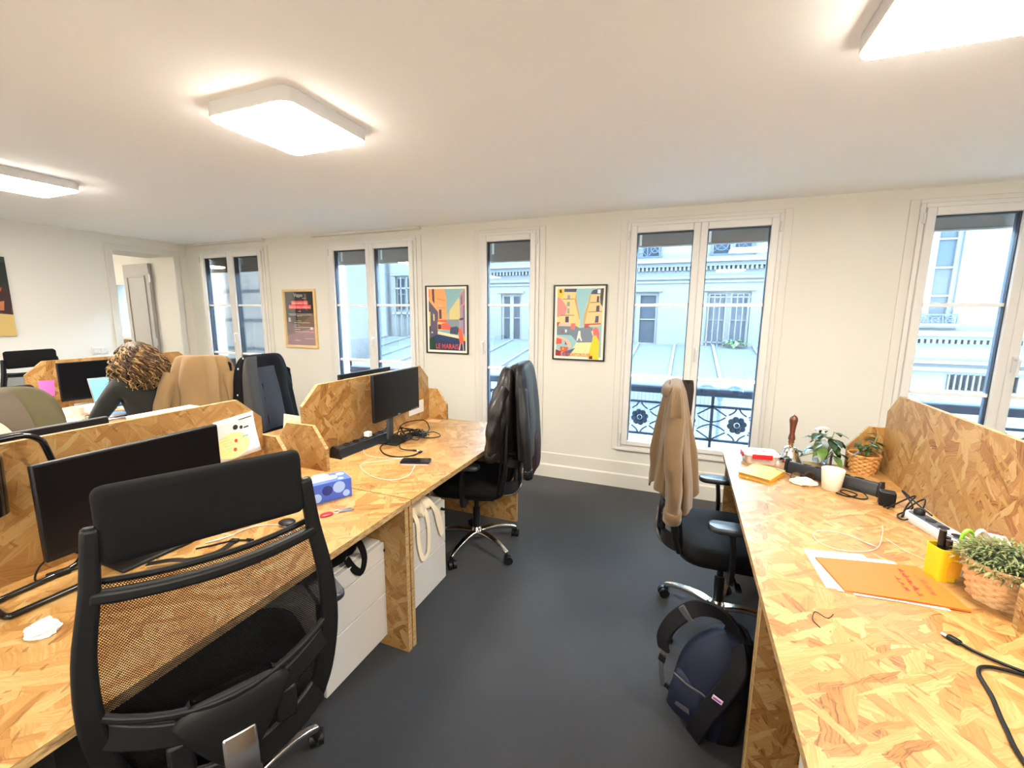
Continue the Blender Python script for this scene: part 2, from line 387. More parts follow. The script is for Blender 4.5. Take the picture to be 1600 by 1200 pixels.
# ------------------------------------------------------------------ windows
blind_m = mat('charcoal_blind_fabric', (.17, .155, .145), .8, bump=.2, bscale=500, var=.15, vscale=12)
muntin_m = mat('white_muntin_paint', (.86, .85, .85), .4)
seal_m = mat('dark_window_seal', (.03, .035, .05), .5)
def window(n, x0, x1, ns, blind_z):
    w = structE('window_%d' % n, ((x0+x1)/2, W, 0)); cx = (x0+x1)/2; hw = (x1-x0)/2
    fr = MB(); t = .03
    fr.b(-hw, -hw+t, -.022, .06, ZB, ZT); fr.b(hw-t, hw, -.022, .06, ZB, ZT); fr.b(-hw+t, hw-t, -.022, .06, ZT-t, ZT); fr.b(-hw+t, hw-t, -.022, .06, ZB, ZB+t)
    obj('window_frame', fr, frame_m, w, bevel=.004)
    ar = MB(); a = .055
    ar.b(-hw-a, -hw, -.010, 0, ZB-.03, ZT+.03); ar.b(hw, hw+a, -.010, 0, ZB-.03, ZT+.03); ar.b(-hw, hw, -.010, 0, ZT, ZT+.03)
    obj('architrave', ar, trim_m, w, bevel=.003)
    obj('window_sill', MB().b(-hw-.02, hw+.02, -.03, 0, ZB-.025, ZB), frame_m, w, bevel=.004)
    spans = [(-hw+t, hw-t)] if ns == 1 else [(-hw+t, 0), (0, hw-t)]
    for si, (a0, a1) in enumerate(spans):
        st = .052; g0, g1 = a0+st, a1-st; zb, zt = ZB+t, ZT-t; gz0, gz1 = zb+.04, zt-.055
        s = MB(); s.b(a0, g0, -.040, .03, zb, zt); s.b(g1, a1, -.040, .03, zb, zt); s.b(g0, g1, -.040, .03, gz1, zt); s.b(g0, g1, -.040, .03, zb, gz0)
        sash = obj('sash', s, frame_m, w, bevel=.006, seg=3)
        se = MB(); e = .006
        se.b(g0, g0+e, -.02, .035, gz0, gz1); se.b(g1-e, g1, -.02, .035, gz0, gz1); se.b(g0, g1, -.02, .035, gz1-e, gz1)
        obj('seal', se, seal_m, sash)
        for mz in (1.03, 1.635):
            obj('muntin', MB().b(g0, g1, -.018, .022, mz-.012, mz+.012), muntin_m, sash, bevel=.003)
        for za, zc in ((gz0, 1.018), (1.042, 1.623), (1.647, gz1)):
            obj('pane', MB().b(g0, g1, .004, .010, za, zc), GLASS, sash)
        for hz in (zt-.07, zb+.07):
            if ns == 2: hx = a0-.012 if si == 0 else a1+.012
            else: hx = a1+.012
            obj('hinge', MB().lathe([(.007, -.035), (.007, .035)], 8, (hx, -.045, hz)), white_pl, sash)
        bl = MB(); bl.b(g0-.03, g1+.03, .075, .082, blind_z, gz1+.03)
        bl.tube([(g0-.03, .078, blind_z), (g1+.03, .078, blind_z)], .011, 8)
        obj('roller_blind', bl, blind_m, w)
        obj('blind_bracket', MB().b(g0+.012, g0+.03, .07, .09, gz1-.10, gz1+.02), white_pl, w)
    hx = 0.03 if ns == 2 else -hw+t+.026
    h = MB().b(hx-.012, hx+.012, -.052, -.04, 1.20, 1.30)
    h.tube(smooth_path([(hx, -.05, 1.285), (hx, -.085, 1.285), (hx, -.09, 1.26), (hx, -.085, 1.18)], 4), .008, 8)
    obj('window_handle', h, white_pl, w, smooth=True)
    return w
for n, (a, b, ns) in WIN.items():
    window(n, a, b, ns, {1: 2.06, 2: 2.085, 3: 2.05, 4: 2.125, 5: 2.14}[n])

# ------------------------------------------------------------------ doorway in the left wall and the passage beyond it
d = structE('door_1', (XL-.44, 3.67, 0)); d.rotation_euler = (0, 0, math.radians(-93))
lf = MB().b(-.02, .02, -.60, 0, .01, 2.17); leaf = obj('door_leaf', lf, door_m, d, bevel=.003)
for z0, z1 in ((.2, .85), (1.0, 2.02)):
    p = MB()
    for a, b, c, e in ((-.52, -.08, z0, z0+.025), (-.52, -.08, z1-.025, z1), (-.52, -.495, z0+.025, z1-.025), (-.105, -.08, z0+.025, z1-.025)):
        p.b(.02, .032, a, b, c, e)
    obj('panel_moulding', p, door_m, leaf, bevel=.004)
for z in (.25, 1.15, 1.98):
    obj('hinge', MB().lathe([(.012, -.05), (.012, .05)], 8, (.015, .012, z)), steel, leaf)
ar = MB(); y0, y1 = DOOR[0], DOOR[1]
ar.b(XL, XL+.018, y0-.07, y0, 0, 2.31); ar.b(XL, XL+.018, y1, y1+.07, 0, 2.31); ar.b(XL, XL+.018, y0, y1, 2.24, 2.31)
struct('trim_3', ar, trim_m, bevel=.004)
px0 = XL-2.9
struct('wall_passage', holes_wall(MB(), px0-.15, XL-.5, -.1, 2.6, [(-7.95, -7.45, 1.15, 1.97)], W, W+.28).b(px0-.15, px0, 1.5, W, -.1, 2.6).b(px0, XL-.5, 1.4, 1.5, -.1, 2.6), wall_grey)
struct('floor_passage', MB().b(px0, XL, 1.5, W, -.1, 0), CARPET)
struct('ceiling_passage', MB().b(px0, XL-.5, 1.5, W, 2.45, 2.6), ceil_m)
w6 = structE('window_6', (-7.70, W, 1.56)); f6 = MB()
for a, b, c, e in ((-.25, -.21, -.41, .41), (.21, .25, -.41, .41), (-.21, .21, -.41, -.37), (-.21, .21, .37, .41)): f6.b(a, b, -.02, .04, c, e)
obj('window_frame', f6, trim_m, w6, bevel=.004); obj('pane', MB().b(-.21, .21, .01, .015, -.37, .37), GLASS, w6)
obj('window_sill', MB().b(-.30, .30, -.10, 0, -.47, -.42), mat('brown_wood', (.22, .11, .05), .5), w6, bevel=.004)
# light switch beside the doorway
sw = thing('light_switch', 'small white double light switch on the wall left of the doorway', 'switch', (XL, 2.83, 1.11))
obj('plate', MB().b(0, .008, -.07, .07, -.04, .04), white_pl, sw, bevel=.003)
for yy in (-.032, .032): obj('rocker', MB().b(.008, .013, yy-.026, yy+.026, -.026, .026), white_pl, sw, bevel=.002)

# ------------------------------------------------------------------ ceiling lights
lamp_m = mat('lamp_diffuser', (.9, .88, .82), .4, emit=LAMP_COL, estr=LAMP_STR)
def rr_slab(mb, w, d, r, z0, z1, mi=0):
    o = rrect(w, d, r, 5); mb.loft([[(x, y, z0) for x, y in o], [(x, y, z1) for x, y in o]], mi=mi); return mb
cl = thing('ceiling_light', 'square white ceiling light panel glowing above the foreground left desk', 'ceiling light', (-1.70, 1.59, CE), 0, 'ceiling light panels')
obj('housing', rr_slab(MB(), .47, .47, .05, -.055, 0), white_pl, cl, bevel=.003)
obj('diffuser', rr_slab(MB(), .462, .462, .048, -.061, -.0551), lamp_m, cl, bevel=.002)
dup(cl, (.68, 1.59, CE), 0, 'large glowing ceiling light panel cut off by the top right edge', 'ceiling light panels')
dup(cl, (-4.11, 1.59, CE), 0, 'glowing ceiling light panel cut off by the left edge', 'ceiling light panels')
for x, lb in ((-4.11, 'leftmost ceiling light panel in the added unseen row behind the camera'), (-1.70, 'second ceiling light panel from the left in the added unseen row behind the camera'), (.68, 'third ceiling light panel from the left in the added unseen row behind the camera'), (2.95, 'rightmost ceiling light panel in the added unseen row behind the camera')):
    dup(cl, (x, -1.1, CE), 0, lb, 'added unseen ceiling light panels')  # row added out of view to brighten the room

dup(cl, (-8.4, 2.0, 2.45), 0, 'added unseen ceiling light panel in the passage behind the doorway', 'added unseen ceiling light panels')  # extra lamp, unseen, added to lift the dark passage
# ================================================================== outside
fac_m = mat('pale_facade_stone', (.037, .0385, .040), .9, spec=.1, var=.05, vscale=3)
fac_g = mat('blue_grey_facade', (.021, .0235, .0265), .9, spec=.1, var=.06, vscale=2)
fac_b = mat('brown_facade', (.075, .062, .055), .9, spec=.1, var=.2, vscale=2)
shut_m = mat('grey_blue_shutter', (.016, .020, .026), .7, spec=.05)
dkglass = mat('facade_window_glass', (.0085, .0115, .0155), .5, spec=.02)
dentil_m = fac_m
def facade_window(b, x0, x1, z0, z1, y, name='window', cols=2, rows=2, pane_m=None):
    """frame set back in the opening, panes behind it; returned as a part with panes below it"""
    f = MB(); t = .06
    f.b(x0, x0+t, y+.06, y+.12, z0, z1); f.b(x1-t, x1, y+.06, y+.12, z0, z1); f.b(x0+t, x1-t, y+.06, y+.12, z1-t, z1); f.b(x0+t, x1-t, y+.06, y+.12, z0, z0+t)
    for c in range(1, cols):
        cx = x0+(x1-x0)*c/cols; f.b(cx-.05, cx+.05, y+.05, y+.12, z0+t, z1-t)
    for r in range(1, rows):
        cz = z0+(z1-z0)*r/rows; f.b(x0+t, x1-t, y+.07, y+.11, cz-.015, cz+.015)
    w = obj(name, f, fac_m, b)
    for c in range(cols):
        for r in range(rows):
            xa, xb = x0+(x1-x0)*c/cols+t, x0+(x1-x0)*(c+1)/cols-t; za, zc = z0+(z1-z0)*r/rows+.03, z0+(z1-z0)*(r+1)/rows-.03
            obj('pane', MB().b(xa-.03, xb+.03, y+.10, y+.105, za-.02, zc+.02), pane_m or dkglass, w)
    obj('window_hood', MB().b(x0-.08, x1+.08, y-.06, y, z1+.02, z1+.07), fac_m, w); obj('window_ledge', MB().b(x0-.08, x1+.08, y-.08, y, z0-.07, z0), fac_m, w)
    return w
def iron_panel(b, x0, x1, z0, z1, y, name='railing'):
    f = MB(); r = .012
    for z in (z0, z1): f.b(x0, x1, y-.012, y+.012, z-.012, z+.012)
    n = max(2, round((x1-x0)/(z1-z0)*1.0)); 
    for i in range(n+1): x = x0+(x1-x0)*i/n; f.b(x-.008, x+.008, y-.008, y+.008, z0, z1)
    for i in range(n):
        xa, xb = x0+(x1-x0)*i/n, x0+(x1-x0)*(i+1)/n; cx, cz = (xa+xb)/2, (z0+z1)/2
        f.tube([(xa, y, z0), (xb, y, z1)], .007, 5); f.tube([(xa, y, z1), (xb, y, z0)], .007, 5)
        f.tube([(cx+(xb-xa)*.28*math.cos(q), y, cz+(z1-z0)*.28*math.sin(q)) for q in [2*PI*k/12 for k in range(12)]], .01, 5, closed=True)
    return obj(name, f, iron_m, b)
FY = 10.5
bld = thing('apartment_building', 'pale stone apartment building with dentilled cornice across the courtyard', 'building', (0, 0, 0))
wins = [(-1.50, -.60), (.40, 1.25), (-4.47, -3.91), (2.2, 3.0)]
hl = [(a, b, .86, 2.06) for a, b in wins]+[(a, b, 2.80, 4.3) for a, b in wins if b != -3.91]+[(-7.76, -7.05, 1.60, 2.58)]
obj('wall', holes_wall(MB(), -8.25, 3.35, -5, 4.6, hl, FY, FY+.4), fac_m, bld)
obj('rear_wall', MB().b(-8.25, 3.35, FY+.4, FY+.5, -5, 4.6), fac_g, bld)
co = MB(); co.b(-6.4, 3.35, FY-.22, FY, 2.68, 2.76); co.b(-6.4, 3.35, FY-.12, FY, 2.60, 2.68); co.b(-6.4, 3.35, FY-.06, FY, 2.34, 2.40); co.b(-6.4, 3.35, FY-.04, FY, 2.26, 2.30)
obj('cornice', co, fac_m, bld)
dn = MB()
for i in range(110): x = -6.3+i*.087; dn.b(x, x+.045, FY-.10, FY, 2.52, 2.60)
o = obj('dentil_band', dn, dentil_m, bld); o['kind'] = 'stuff'
for a, b in wins:
    facade_window(bld, a, b, .86, 2.06, FY, pane_m=shut_m if a == .40 else None)
    if b != -3.91:
        facade_window(bld, a, b, 2.80, 4.3, FY, cols=2, rows=3); iron_panel(bld, a-.02, b+.02, 2.84, 3.20, FY-.06)
facade_window(bld, -7.76, -7.05, 1.60, 2.58, FY, cols=2, rows=2)
g = MB()
for i in range(8): x = .44+i*.11; g.b(x-.009, x+.009, FY-.05, FY-.03, .86, 2.02)
for z in (.98, 1.95): g.b(.40, 1.25, FY-.05, FY-.03, z-.012, z+.012)
obj('window_grille', g, fac_m, bld)
g = MB()
for i in range(4): x = -7.70+i*.2; g.b(x-.014, x+.014, FY-.08, FY-.05, .80, 2.55)
for z in (.85, 2.25): g.b(-7.8, -7.0, FY-.08, FY-.05, z-.02, z+.02)
obj('window_grille', g, fac_m, bld)
obj('downpipe', MB().tube([(-8.0, FY-.06, -4), (-8.0, FY-.06, 4.5)], .05, 8), fac_g, bld)
# wing on the left: bright pier, recess wall with its shade put into the blue-grey colour
wg = thing('courtyard_wing', 'white courtyard wing with a downpipe seen through the middle left window', 'building', (0, 0, 0))
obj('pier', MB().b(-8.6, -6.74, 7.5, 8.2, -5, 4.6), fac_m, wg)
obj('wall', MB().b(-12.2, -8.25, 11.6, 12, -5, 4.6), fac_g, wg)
pp = MB().tube([(-6.9, 7.44, -4), (-6.9, 7.44, 2.36), (-7.0, 7.44, 2.5), (-7.0, 7.44, 4.5)], .035, 8)
for z in (.6, 2.3): pp.b(-6.96, -6.82, 7.4, 7.5, z, z+.07)
obj('downpipe', pp, fac_m, wg)
br = thing('brown_building', 'brownish building with pale stone bands seen through the far left window', 'building', (0, 0, 0))
obj('wall', MB().b(-24, -12.9, 12, 12.4, -5, 8), fac_b, br); obj('corner_pier', MB().b(-14.6, -13.7, 11.8, 12, -5, 8), fac_m, br)
for i in range(5): obj('stone_band', MB().b(-24, -12.9, 11.96, 12.0, -1+i*1.1, -.9+i*1.1), fac_g, br)
# building on the right, seen through the right-hand window
rb = thing('stone_building', 'white stone building with tall balcony window seen through the right window', 'building', (0, 0, 0))
RY_ = 9.5
obj('wall', holes_wall(MB(), 3.38, 9, -5, 4.6, [(3.42, 4.12, 1.45, 3.3), (5.2, 5.95, 1.45, 3.3), (4.2, 5.1, .34, .60)], RY_, RY_+.4), fac_m, rb)
obj('rear_wall', MB().b(3.38, 9, RY_+.4, RY_+.5, -5, 4.6), fac_g, rb)
facade_window(rb, 3.42, 4.12, 1.45, 3.3, RY_, rows=4, pane_m=mat('grey_facade_glass', (.014, .018, .022), .5, spec=.02)); facade_window(rb, 5.2, 5.95, 1.45, 3.3, RY_, rows=4)
iron_panel(rb, 3.40, 4.16, 1.40, 1.60, RY_-.07)
co = MB(); co.b(3.38, 9, RY_-.2, RY_, 1.25, 1.33); co.b(3.38, 9, RY_-.1, RY_, 1.19, 1.25); co.b(3.38, 9, RY_-.06, RY_, .78, .84); co.b(3.38, 9, RY_-.1, RY_, .66, .72)
obj('cornice', co, fac_m, rb); dn = MB()
for i in range(70): x = 3.4+i*.08; dn.b(x, x+.045, RY_-.09, RY_, 1.12, 1.19)
o = obj('dentil_band', dn, fac_m, rb); o['kind'] = 'stuff'
g = MB()
for i in range(12): x = 4.2+i*.08; g.b(x-.012, x+.012, RY_-.03, RY_, .34, .60)
obj('window_grille', g, fac_m, rb)
# glazed roof below the facade
gr = thing('glazed_roof', 'low pitched glass roof with white glazing bars in the courtyard', 'roof', (0, 0, 0))
roofg = mat('roof_glass', (.027, .031, .036), .6, spec=.05)
ys0, zs0, ys1, zs1 = 7.6, .50, 10.45, .90
for i in range(14):
    xa = -8+i*.78
    p = [(xa+.03, ys0, zs0), (xa+.75, ys0, zs0), (xa+.75, ys1, zs1), (xa+.03, ys1, zs1)]
    obj('roof_pane', MB().add(p+[(x, y, z-.02) for x, y, z in p], [(0, 1, 2, 3), (7, 6, 5, 4), (0, 4, 5, 1), (1, 5, 6, 2), (2, 6, 7, 3), (3, 7, 4, 0)]), roofg, gr)
    obj('glazing_bar', MB().strip([(xa, ys0-.05, zs0+.01), (xa, ys1, zs1+.01)], .05, .05), fac_m, gr)
obj('roof_beam', MB().b(-8, 3, 7.5, 7.6, .40, .52), fac_m, gr); obj('base_wall', MB().b(-8, 3, 7.6, 7.7, -5, .44), fac_m, gr)
fe = MB()
for i in range(60): x = -3+i*.06; fe.tube([(x, 7.4, -.2), (x, 7.4, .34)], .006, 4)
for z in (-.2, .1, .34): fe.tube([(-3, 7.4, z), (.6, 7.4, z)], .008, 4)
o = obj('wire_fence', fe, fac_g, gr); o['kind'] = 'stuff'
tag(obj('courtyard_ground', MB().b(-30, 20, W+.3, 30, -5.2, -5), mat('pale_paving', (.6, .6, .6), .8)), 'grey paved ground of the courtyard far below the windows', 'ground')['kind'] = 'structure'
# iron ornament with two curved leaves, on the gallery roof
orn = thing('iron_ornament', 'dark iron post with two curved leaf arms outside the double window', 'ornament', (.50, 6.4, .30))
oo = MB().tube([(0, 0, -5.2), (0, 0, .18)], .022, 8); obj('post', oo, iron_m, orn)
for s in (-1, 1):
    a = MB().strip(smooth_path([(0, 0, .10), (s*.05, 0, .22), (s*.14, 0, .30), (s*.24, 0, .29), (s*.30, 0, .25)], 4), [.02, .03, .04, .045, .05, .05, .05, .05, .048, .045, .04, .035, .03, .025, .02, .015, .01], .02, up=(0, 1, 0)); obj('leaf_arm', a, iron_m, orn)
# ------------------------------------------------------------------ balcony railings outside each window
def rosette(mb, cx, cz, r, y):
    for k in range(8):
        q = 2*PI*k/8+.2; mb.ball((cx+r*.62*math.cos(q), y, cz+r*.62*math.sin(q)), r*.33, 8, 5, sc=(1, .5, 1))
    mb.tube([(cx+r*.38*math.cos(q), y, cz+r*.38*math.sin(q)) for q in [2*PI*k/14 for k in range(14)]], r*.09, 6, closed=True)
    mb.ball((cx, y-.01, cz), r*.24, 10, 6)
def balcony(n, label):
    x0, x1, ns = WIN[n]; x0 -= .08; x1 += .08; y = W+.34
    b = thing('balcony_railing', label, 'railing', ((x0+x1)/2, y, 0), 0, 'iron railings outside the windows'); hw = (x1-x0)/2
    obj('handrail', MB().b(-hw, hw, -.05, .05, .84, .91), iron_m, b, bevel=.012)
    obj('rail', MB().b(-hw, hw, -.012, .012, .735, .755), iron_m, b); obj('rail', MB().b(-hw, hw, -.012, .012, .425, .445), iron_m, b); obj('rail', MB().b(-hw, hw, -.012, .012, .33, .35), iron_m, b)
    k = 3 if ns == 2 else 2
    xs = [-hw+.02+(2*hw-.04)*i/k for i in range(k+1)]
    for x in xs: obj('post', MB().b(x-.012, x+.012, -.012, .012, .30, .84), iron_m, b)
    for i in range(k):
        cx = (xs[i]+xs[i+1])/2; cz = .59; dx = (xs[i+1]-xs[i])/2-.012
        p = MB()
        for sx in (-1, 1):
            for sz in (-1, 1):
                p.tube([(cx+sx*dx, 0, cz+sz*.145), (cx+sx*dx*.45, 0, cz+sz*.075)], .007, 5)
                p.tube(smooth_path([(cx+sx*dx, 0, cz+sz*.012), (cx+sx*dx*.72, 0, cz+sz*.03), (cx+sx*dx*.48, 0, cz+sz*.062)], 3), .007, 5)
                p.tube(smooth_path([(cx+sx*.012, 0, cz+sz*.145), (cx+sx*.03, 0, cz+sz*.115), (cx+sx*.07, 0, cz+sz*.085)], 3), .007, 5)
        rosette(p, cx, cz, .085, 0)
        obj('rosette_panel', p, iron_m, b, smooth=True)
    obj('ledge', MB().b(-hw, hw, -.1195, .45, .22, .30), mat('pale_ledge_zinc', (.06, .07, .075), .6), b)
    return b
for n, lb in ((1, 'ornate iron railing outside the far left window'), (2, 'ornate iron railing outside the window left of the street poster'), (3, 'ornate iron railing outside the narrow single window'), (4, 'ornate iron railing with rosettes outside the double window behind the khaki coat'), (5, 'ornate iron railing outside the right-hand window')):
    balcony(n, lb)
# leafy plants on the right balcony and on a window ledge
leafout = mat('bright_outdoor_leaf', (.016, .05, .016), .45, var=.35, vscale=20)
def leaf_geo(mb, p, dirv, ln, wd, droop=.3, mi=0):
    d_ = Vector(dirv).normalized(); up = Vector((0, 0, 1)); side = d_.cross(up)
    side = side.normalized() if side.length > 1e-4 else Vector((1, 0, 0)); n_ = side.cross(d_)
    P = Vector(p); pts = []
    for t, w_ in ((0, .08), (.3, .8), (.55, 1), (.8, .65), (1, .04)):
        c = P+d_*ln*t-up*droop*ln*t*t
        pts.append([c-side*wd*w_*.5+n_*wd*.12*w_, c, c+side*wd*w_*.5+n_*wd*.12*w_])
    mb.loft(pts, closed=False, mi=mi)
def bush(name, label, loc, n, rad, ln, wd, m, seed, cat='plant', stems=True):
    rnd = random.Random(seed); t = thing(name, label, cat, loc); f = MB(); s = MB()
    for i in range(n):
        a = rnd.uniform(0, 2*PI); e = rnd.uniform(-.2, 1.2); r = rnd.uniform(.3, 1)
        p = Vector((math.cos(a)*math.cos(e)*rad[0]*r, math.sin(a)*math.cos(e)*rad[1]*r, rad[2]*(.5+.5*math.sin(e)*r)))
        leaf_geo(f, p, (math.cos(a), math.sin(a), rnd.uniform(-.2, .7)), ln*rnd.uniform(.6, 1.2), wd*rnd.uniform(.7, 1.2), rnd.uniform(.1, .6))
        if stems and i % 4 == 0: s.tube(smooth_path([(0, 0, 0), p*.5+Vector((0, 0, .03)), p], 3), .003, 4)
    o = obj('foliage', f, m, t, smooth=60); o['kind'] = 'stuff'
    if stems: obj('stems', s, mat('plant_stem', (.14, .20, .06), .6), t)
    return t
bush('balcony_plant', 'leafy green plant behind the railing of the right-hand window', (1.72, 4.50, .62), 60, (.22, .15, .30), .13, .06, leafout, 3)
bush('climbing_plant', 'bright green climbing plant at the left side of the right-hand window', (1.75, 4.72, .62), 40, (.22, .12, .38), .14, .07, leafout, 5)
pl_ = thing('planter_box', 'grey planter shelf outside the right-hand window', 'planter', (1.95, 4.55, .0)); obj('trough', MB().b(-.5, .5, -.12, .25, .45, .62), fac_g, pl_, bevel=.01)
for s in (-1, 1): obj('bracket', MB().b(s*.45-.02, s*.45+.02, -.39, -.12, .50, .56), iron_m, pl_)
bush('ledge_plant', 'small green plant on the ledge of the barred window opposite', (.98, 10.28, .86), 70, (.22, .10, .22), .12, .05, leafout, 9)
# ================================================================== desks of strand board
TH = .025; DZ = .74
def slab(name, parent, x0, x1, y0, y1, z0, z1, face):
    """one board; the two large faces take the strand pattern, the four edges the cut layers"""
    m = {'xy': OSB_XY, 'yz': OSB_YZ, 'xz': OSB_XZ}[face]; mb = MB()
    hs = ((x0+x1)/2, (y0+y1)/2, (z0+z1)/2)
    e = {'xy': [1, 1, 1, 1, 0, 0], 'yz': [0, 0, 1, 1, 1, 1], 'xz': [1, 1, 0, 0, 1, 1]}[face]
    mb.box(hs, (x1-x0, y1-y0, z1-z0), None, e)
    return obj(name, mb, [m, OSB_E], parent)
def desk(x0, x1, y0, y1, label, aisle, panels=(0, 1)):
    """aisle: +1 when the free long edge is at x1, -1 when at x0"""
    d = thing('strand_board_desk', label, 'desk', ((x0+x1)/2, (y0+y1)/2, 0), 0, 'strand board desks'); hx, hy = (x1-x0)/2, (y1-y0)/2
    slab('tabletop', d, -hx, hx, -hy, hy, DZ-TH, DZ, 'xy')
    for p in panels:
        ya = -hy+.002 if p == 0 else hy-TH-.002
        slab('side_panel', d, -hx+.02, hx-.015, ya, ya+TH, 0, DZ-TH, 'xz')
    mod = -hx+.05 if aisle > 0 else hx-.05-.02
    slab('modesty_panel', d, mod, mod+.02, -hy+.03, hy-.03, .34, DZ-TH, 'yz')
    cable = MB().tube([(0, -hy+.25, DZ-TH-.10), (0, hy-.25, DZ-TH-.10)], .02, 8)
    lg = MB()
    return d
JY = 1.52; LF = -1.075; LP = -1.84
def screen(xc, y0, y1, label, ext=(1, 1), zt=1.165, end=.17, th=.02):
    s = thing('desk_screen', label, 'partition', (xc, (y0+y1)/2, DZ), 0, 'strand board partitions between desks'); h = (y1-y0)/2; H = zt-DZ
    poly = [(-h, 0), (h, 0), (h, H-.10), (h-.11, H), (-h+.11, H), (-h, H-.10)]
    obj('screen_board', MB().prism(poly, -th/2, th/2, 'yz', 0, 1), [OSB_YZ, OSB_E], s)
    for sy in (-1, 1):
        y = sy*(h+th/2+.001)
        ep = [(-end, 0), (end, 0), (end, .12), (end-.08, .235), (-end+.08, .235), (-end, .12)]
        obj('end_board', MB().prism(ep, y-th/2, y+th/2, 'xz', 0, 1), [OSB_XZ, OSB_E], s)
    return s
desk(LP, LF, .16, JY-.0025, 'strand board desk with large dark monitor behind the foreground mesh chair', 1, (0, 1))
desk(LP, LF, JY+.0025, 2.90, 'strand board desk with monitor and cables beside the leather jacket chair', 1, (0, 1))
desk(LP-.765, LP-.003, .16, JY-.0025, 'strand board desk hidden behind the foreground partition', -1, (0, 1))
desk(LP-.765, LP-.003, JY+.0025, 2.90, 'strand board desk behind the far partition by the black coat chair', -1, (0, 1))
WP = -4.62
desk(WP+.003, WP+.765, JY+.0025, 2.90, 'strand board desk where the curly haired woman works on a laptop', 1, (0, 1))
desk(WP-.765, WP, JY+.0025, 2.90, 'strand board desk near the left wall behind the woman\'s partition', -1, (0, 1))
RF = .26; RP = 1.02
desk(RF, RP-.0015, 1.46+.0005, 2.81, 'strand board desk on the right with bell, plants and orange folder', -1, (0, 1))
desk(RF, RP-.0015, .10, 1.46-.0005, 'strand board desk in the bottom right corner with a black cable', -1, (0, 1))
desk(RP+.0015, RP+.765, 1.46, 2.81, 'strand board desk behind the right partition by the window', 1, (0, 1))
screen(LP, .27, 1.42, 'long strand board partition behind the large foreground monitor')
screen(LP, 1.66, 2.86, 'strand board partition behind the small monitor at the far left desk')
screen(WP, 1.66, 2.86, 'strand board partition in front of the woman')
screen(RP, 1.46, 2.78, 'strand board partition along the right desk below the right window', end=.16)

# ------------------------------------------------------------------ mobile pedestals
def pedestal(loc, rz, label, lock_side=1, w=.42, dp=.55, h=.53):
    """front faces local +x"""
    p = thing('mobile_pedestal', label, 'cabinet', loc, rz, 'white mobile pedestals'); z0 = .055
    obj('body', MB().b(-dp, -.022, -w/2, w/2, z0, h), cab_m, p, bevel=.004)
    zs = [z0, .275, .445, h-.004]
    for i in range(3):
        f = obj('drawer', MB().b(-.0215, 0, -w/2+.001, w/2-.001, zs[i]+.002, zs[i+1]-.002), cab_m, p, bevel=.0025)
        if i == 2:
            lk = MB().lathe([(.009, 0), (.009, .006)], 12, (0, lock_side*(w/2-.04), h-.045), 'x'); lk.b(.006, .022, lock_side*(w/2-.04)-.002, lock_side*(w/2-.04)+.002, h-.052, h-.038)
            obj('lock', lk, black_pl, f)
    for x in (-.08, -dp+.06):
        for y in (-w/2+.05, w/2-.05):
            c = MB().lathe([(.026, -.012), (.026, .012)], 14, (x, y, .0265), 'y'); c.b(x-.012, x+.012, y-.016, y+.016, .03, .056)
            obj('caster', c, black_pl, p)
    return p
pedestal((-1.21, 1.325, 0), 0, 'white drawer pedestal with a black bag on top under the foreground desk')
pedestal((-1.19, 1.79, 0), 0, 'white drawer pedestal with a canvas tote bag hanging over it')
pedestal((.375, 1.05, 0), PI, 'white drawer pedestal under the bottom right desk', 1)
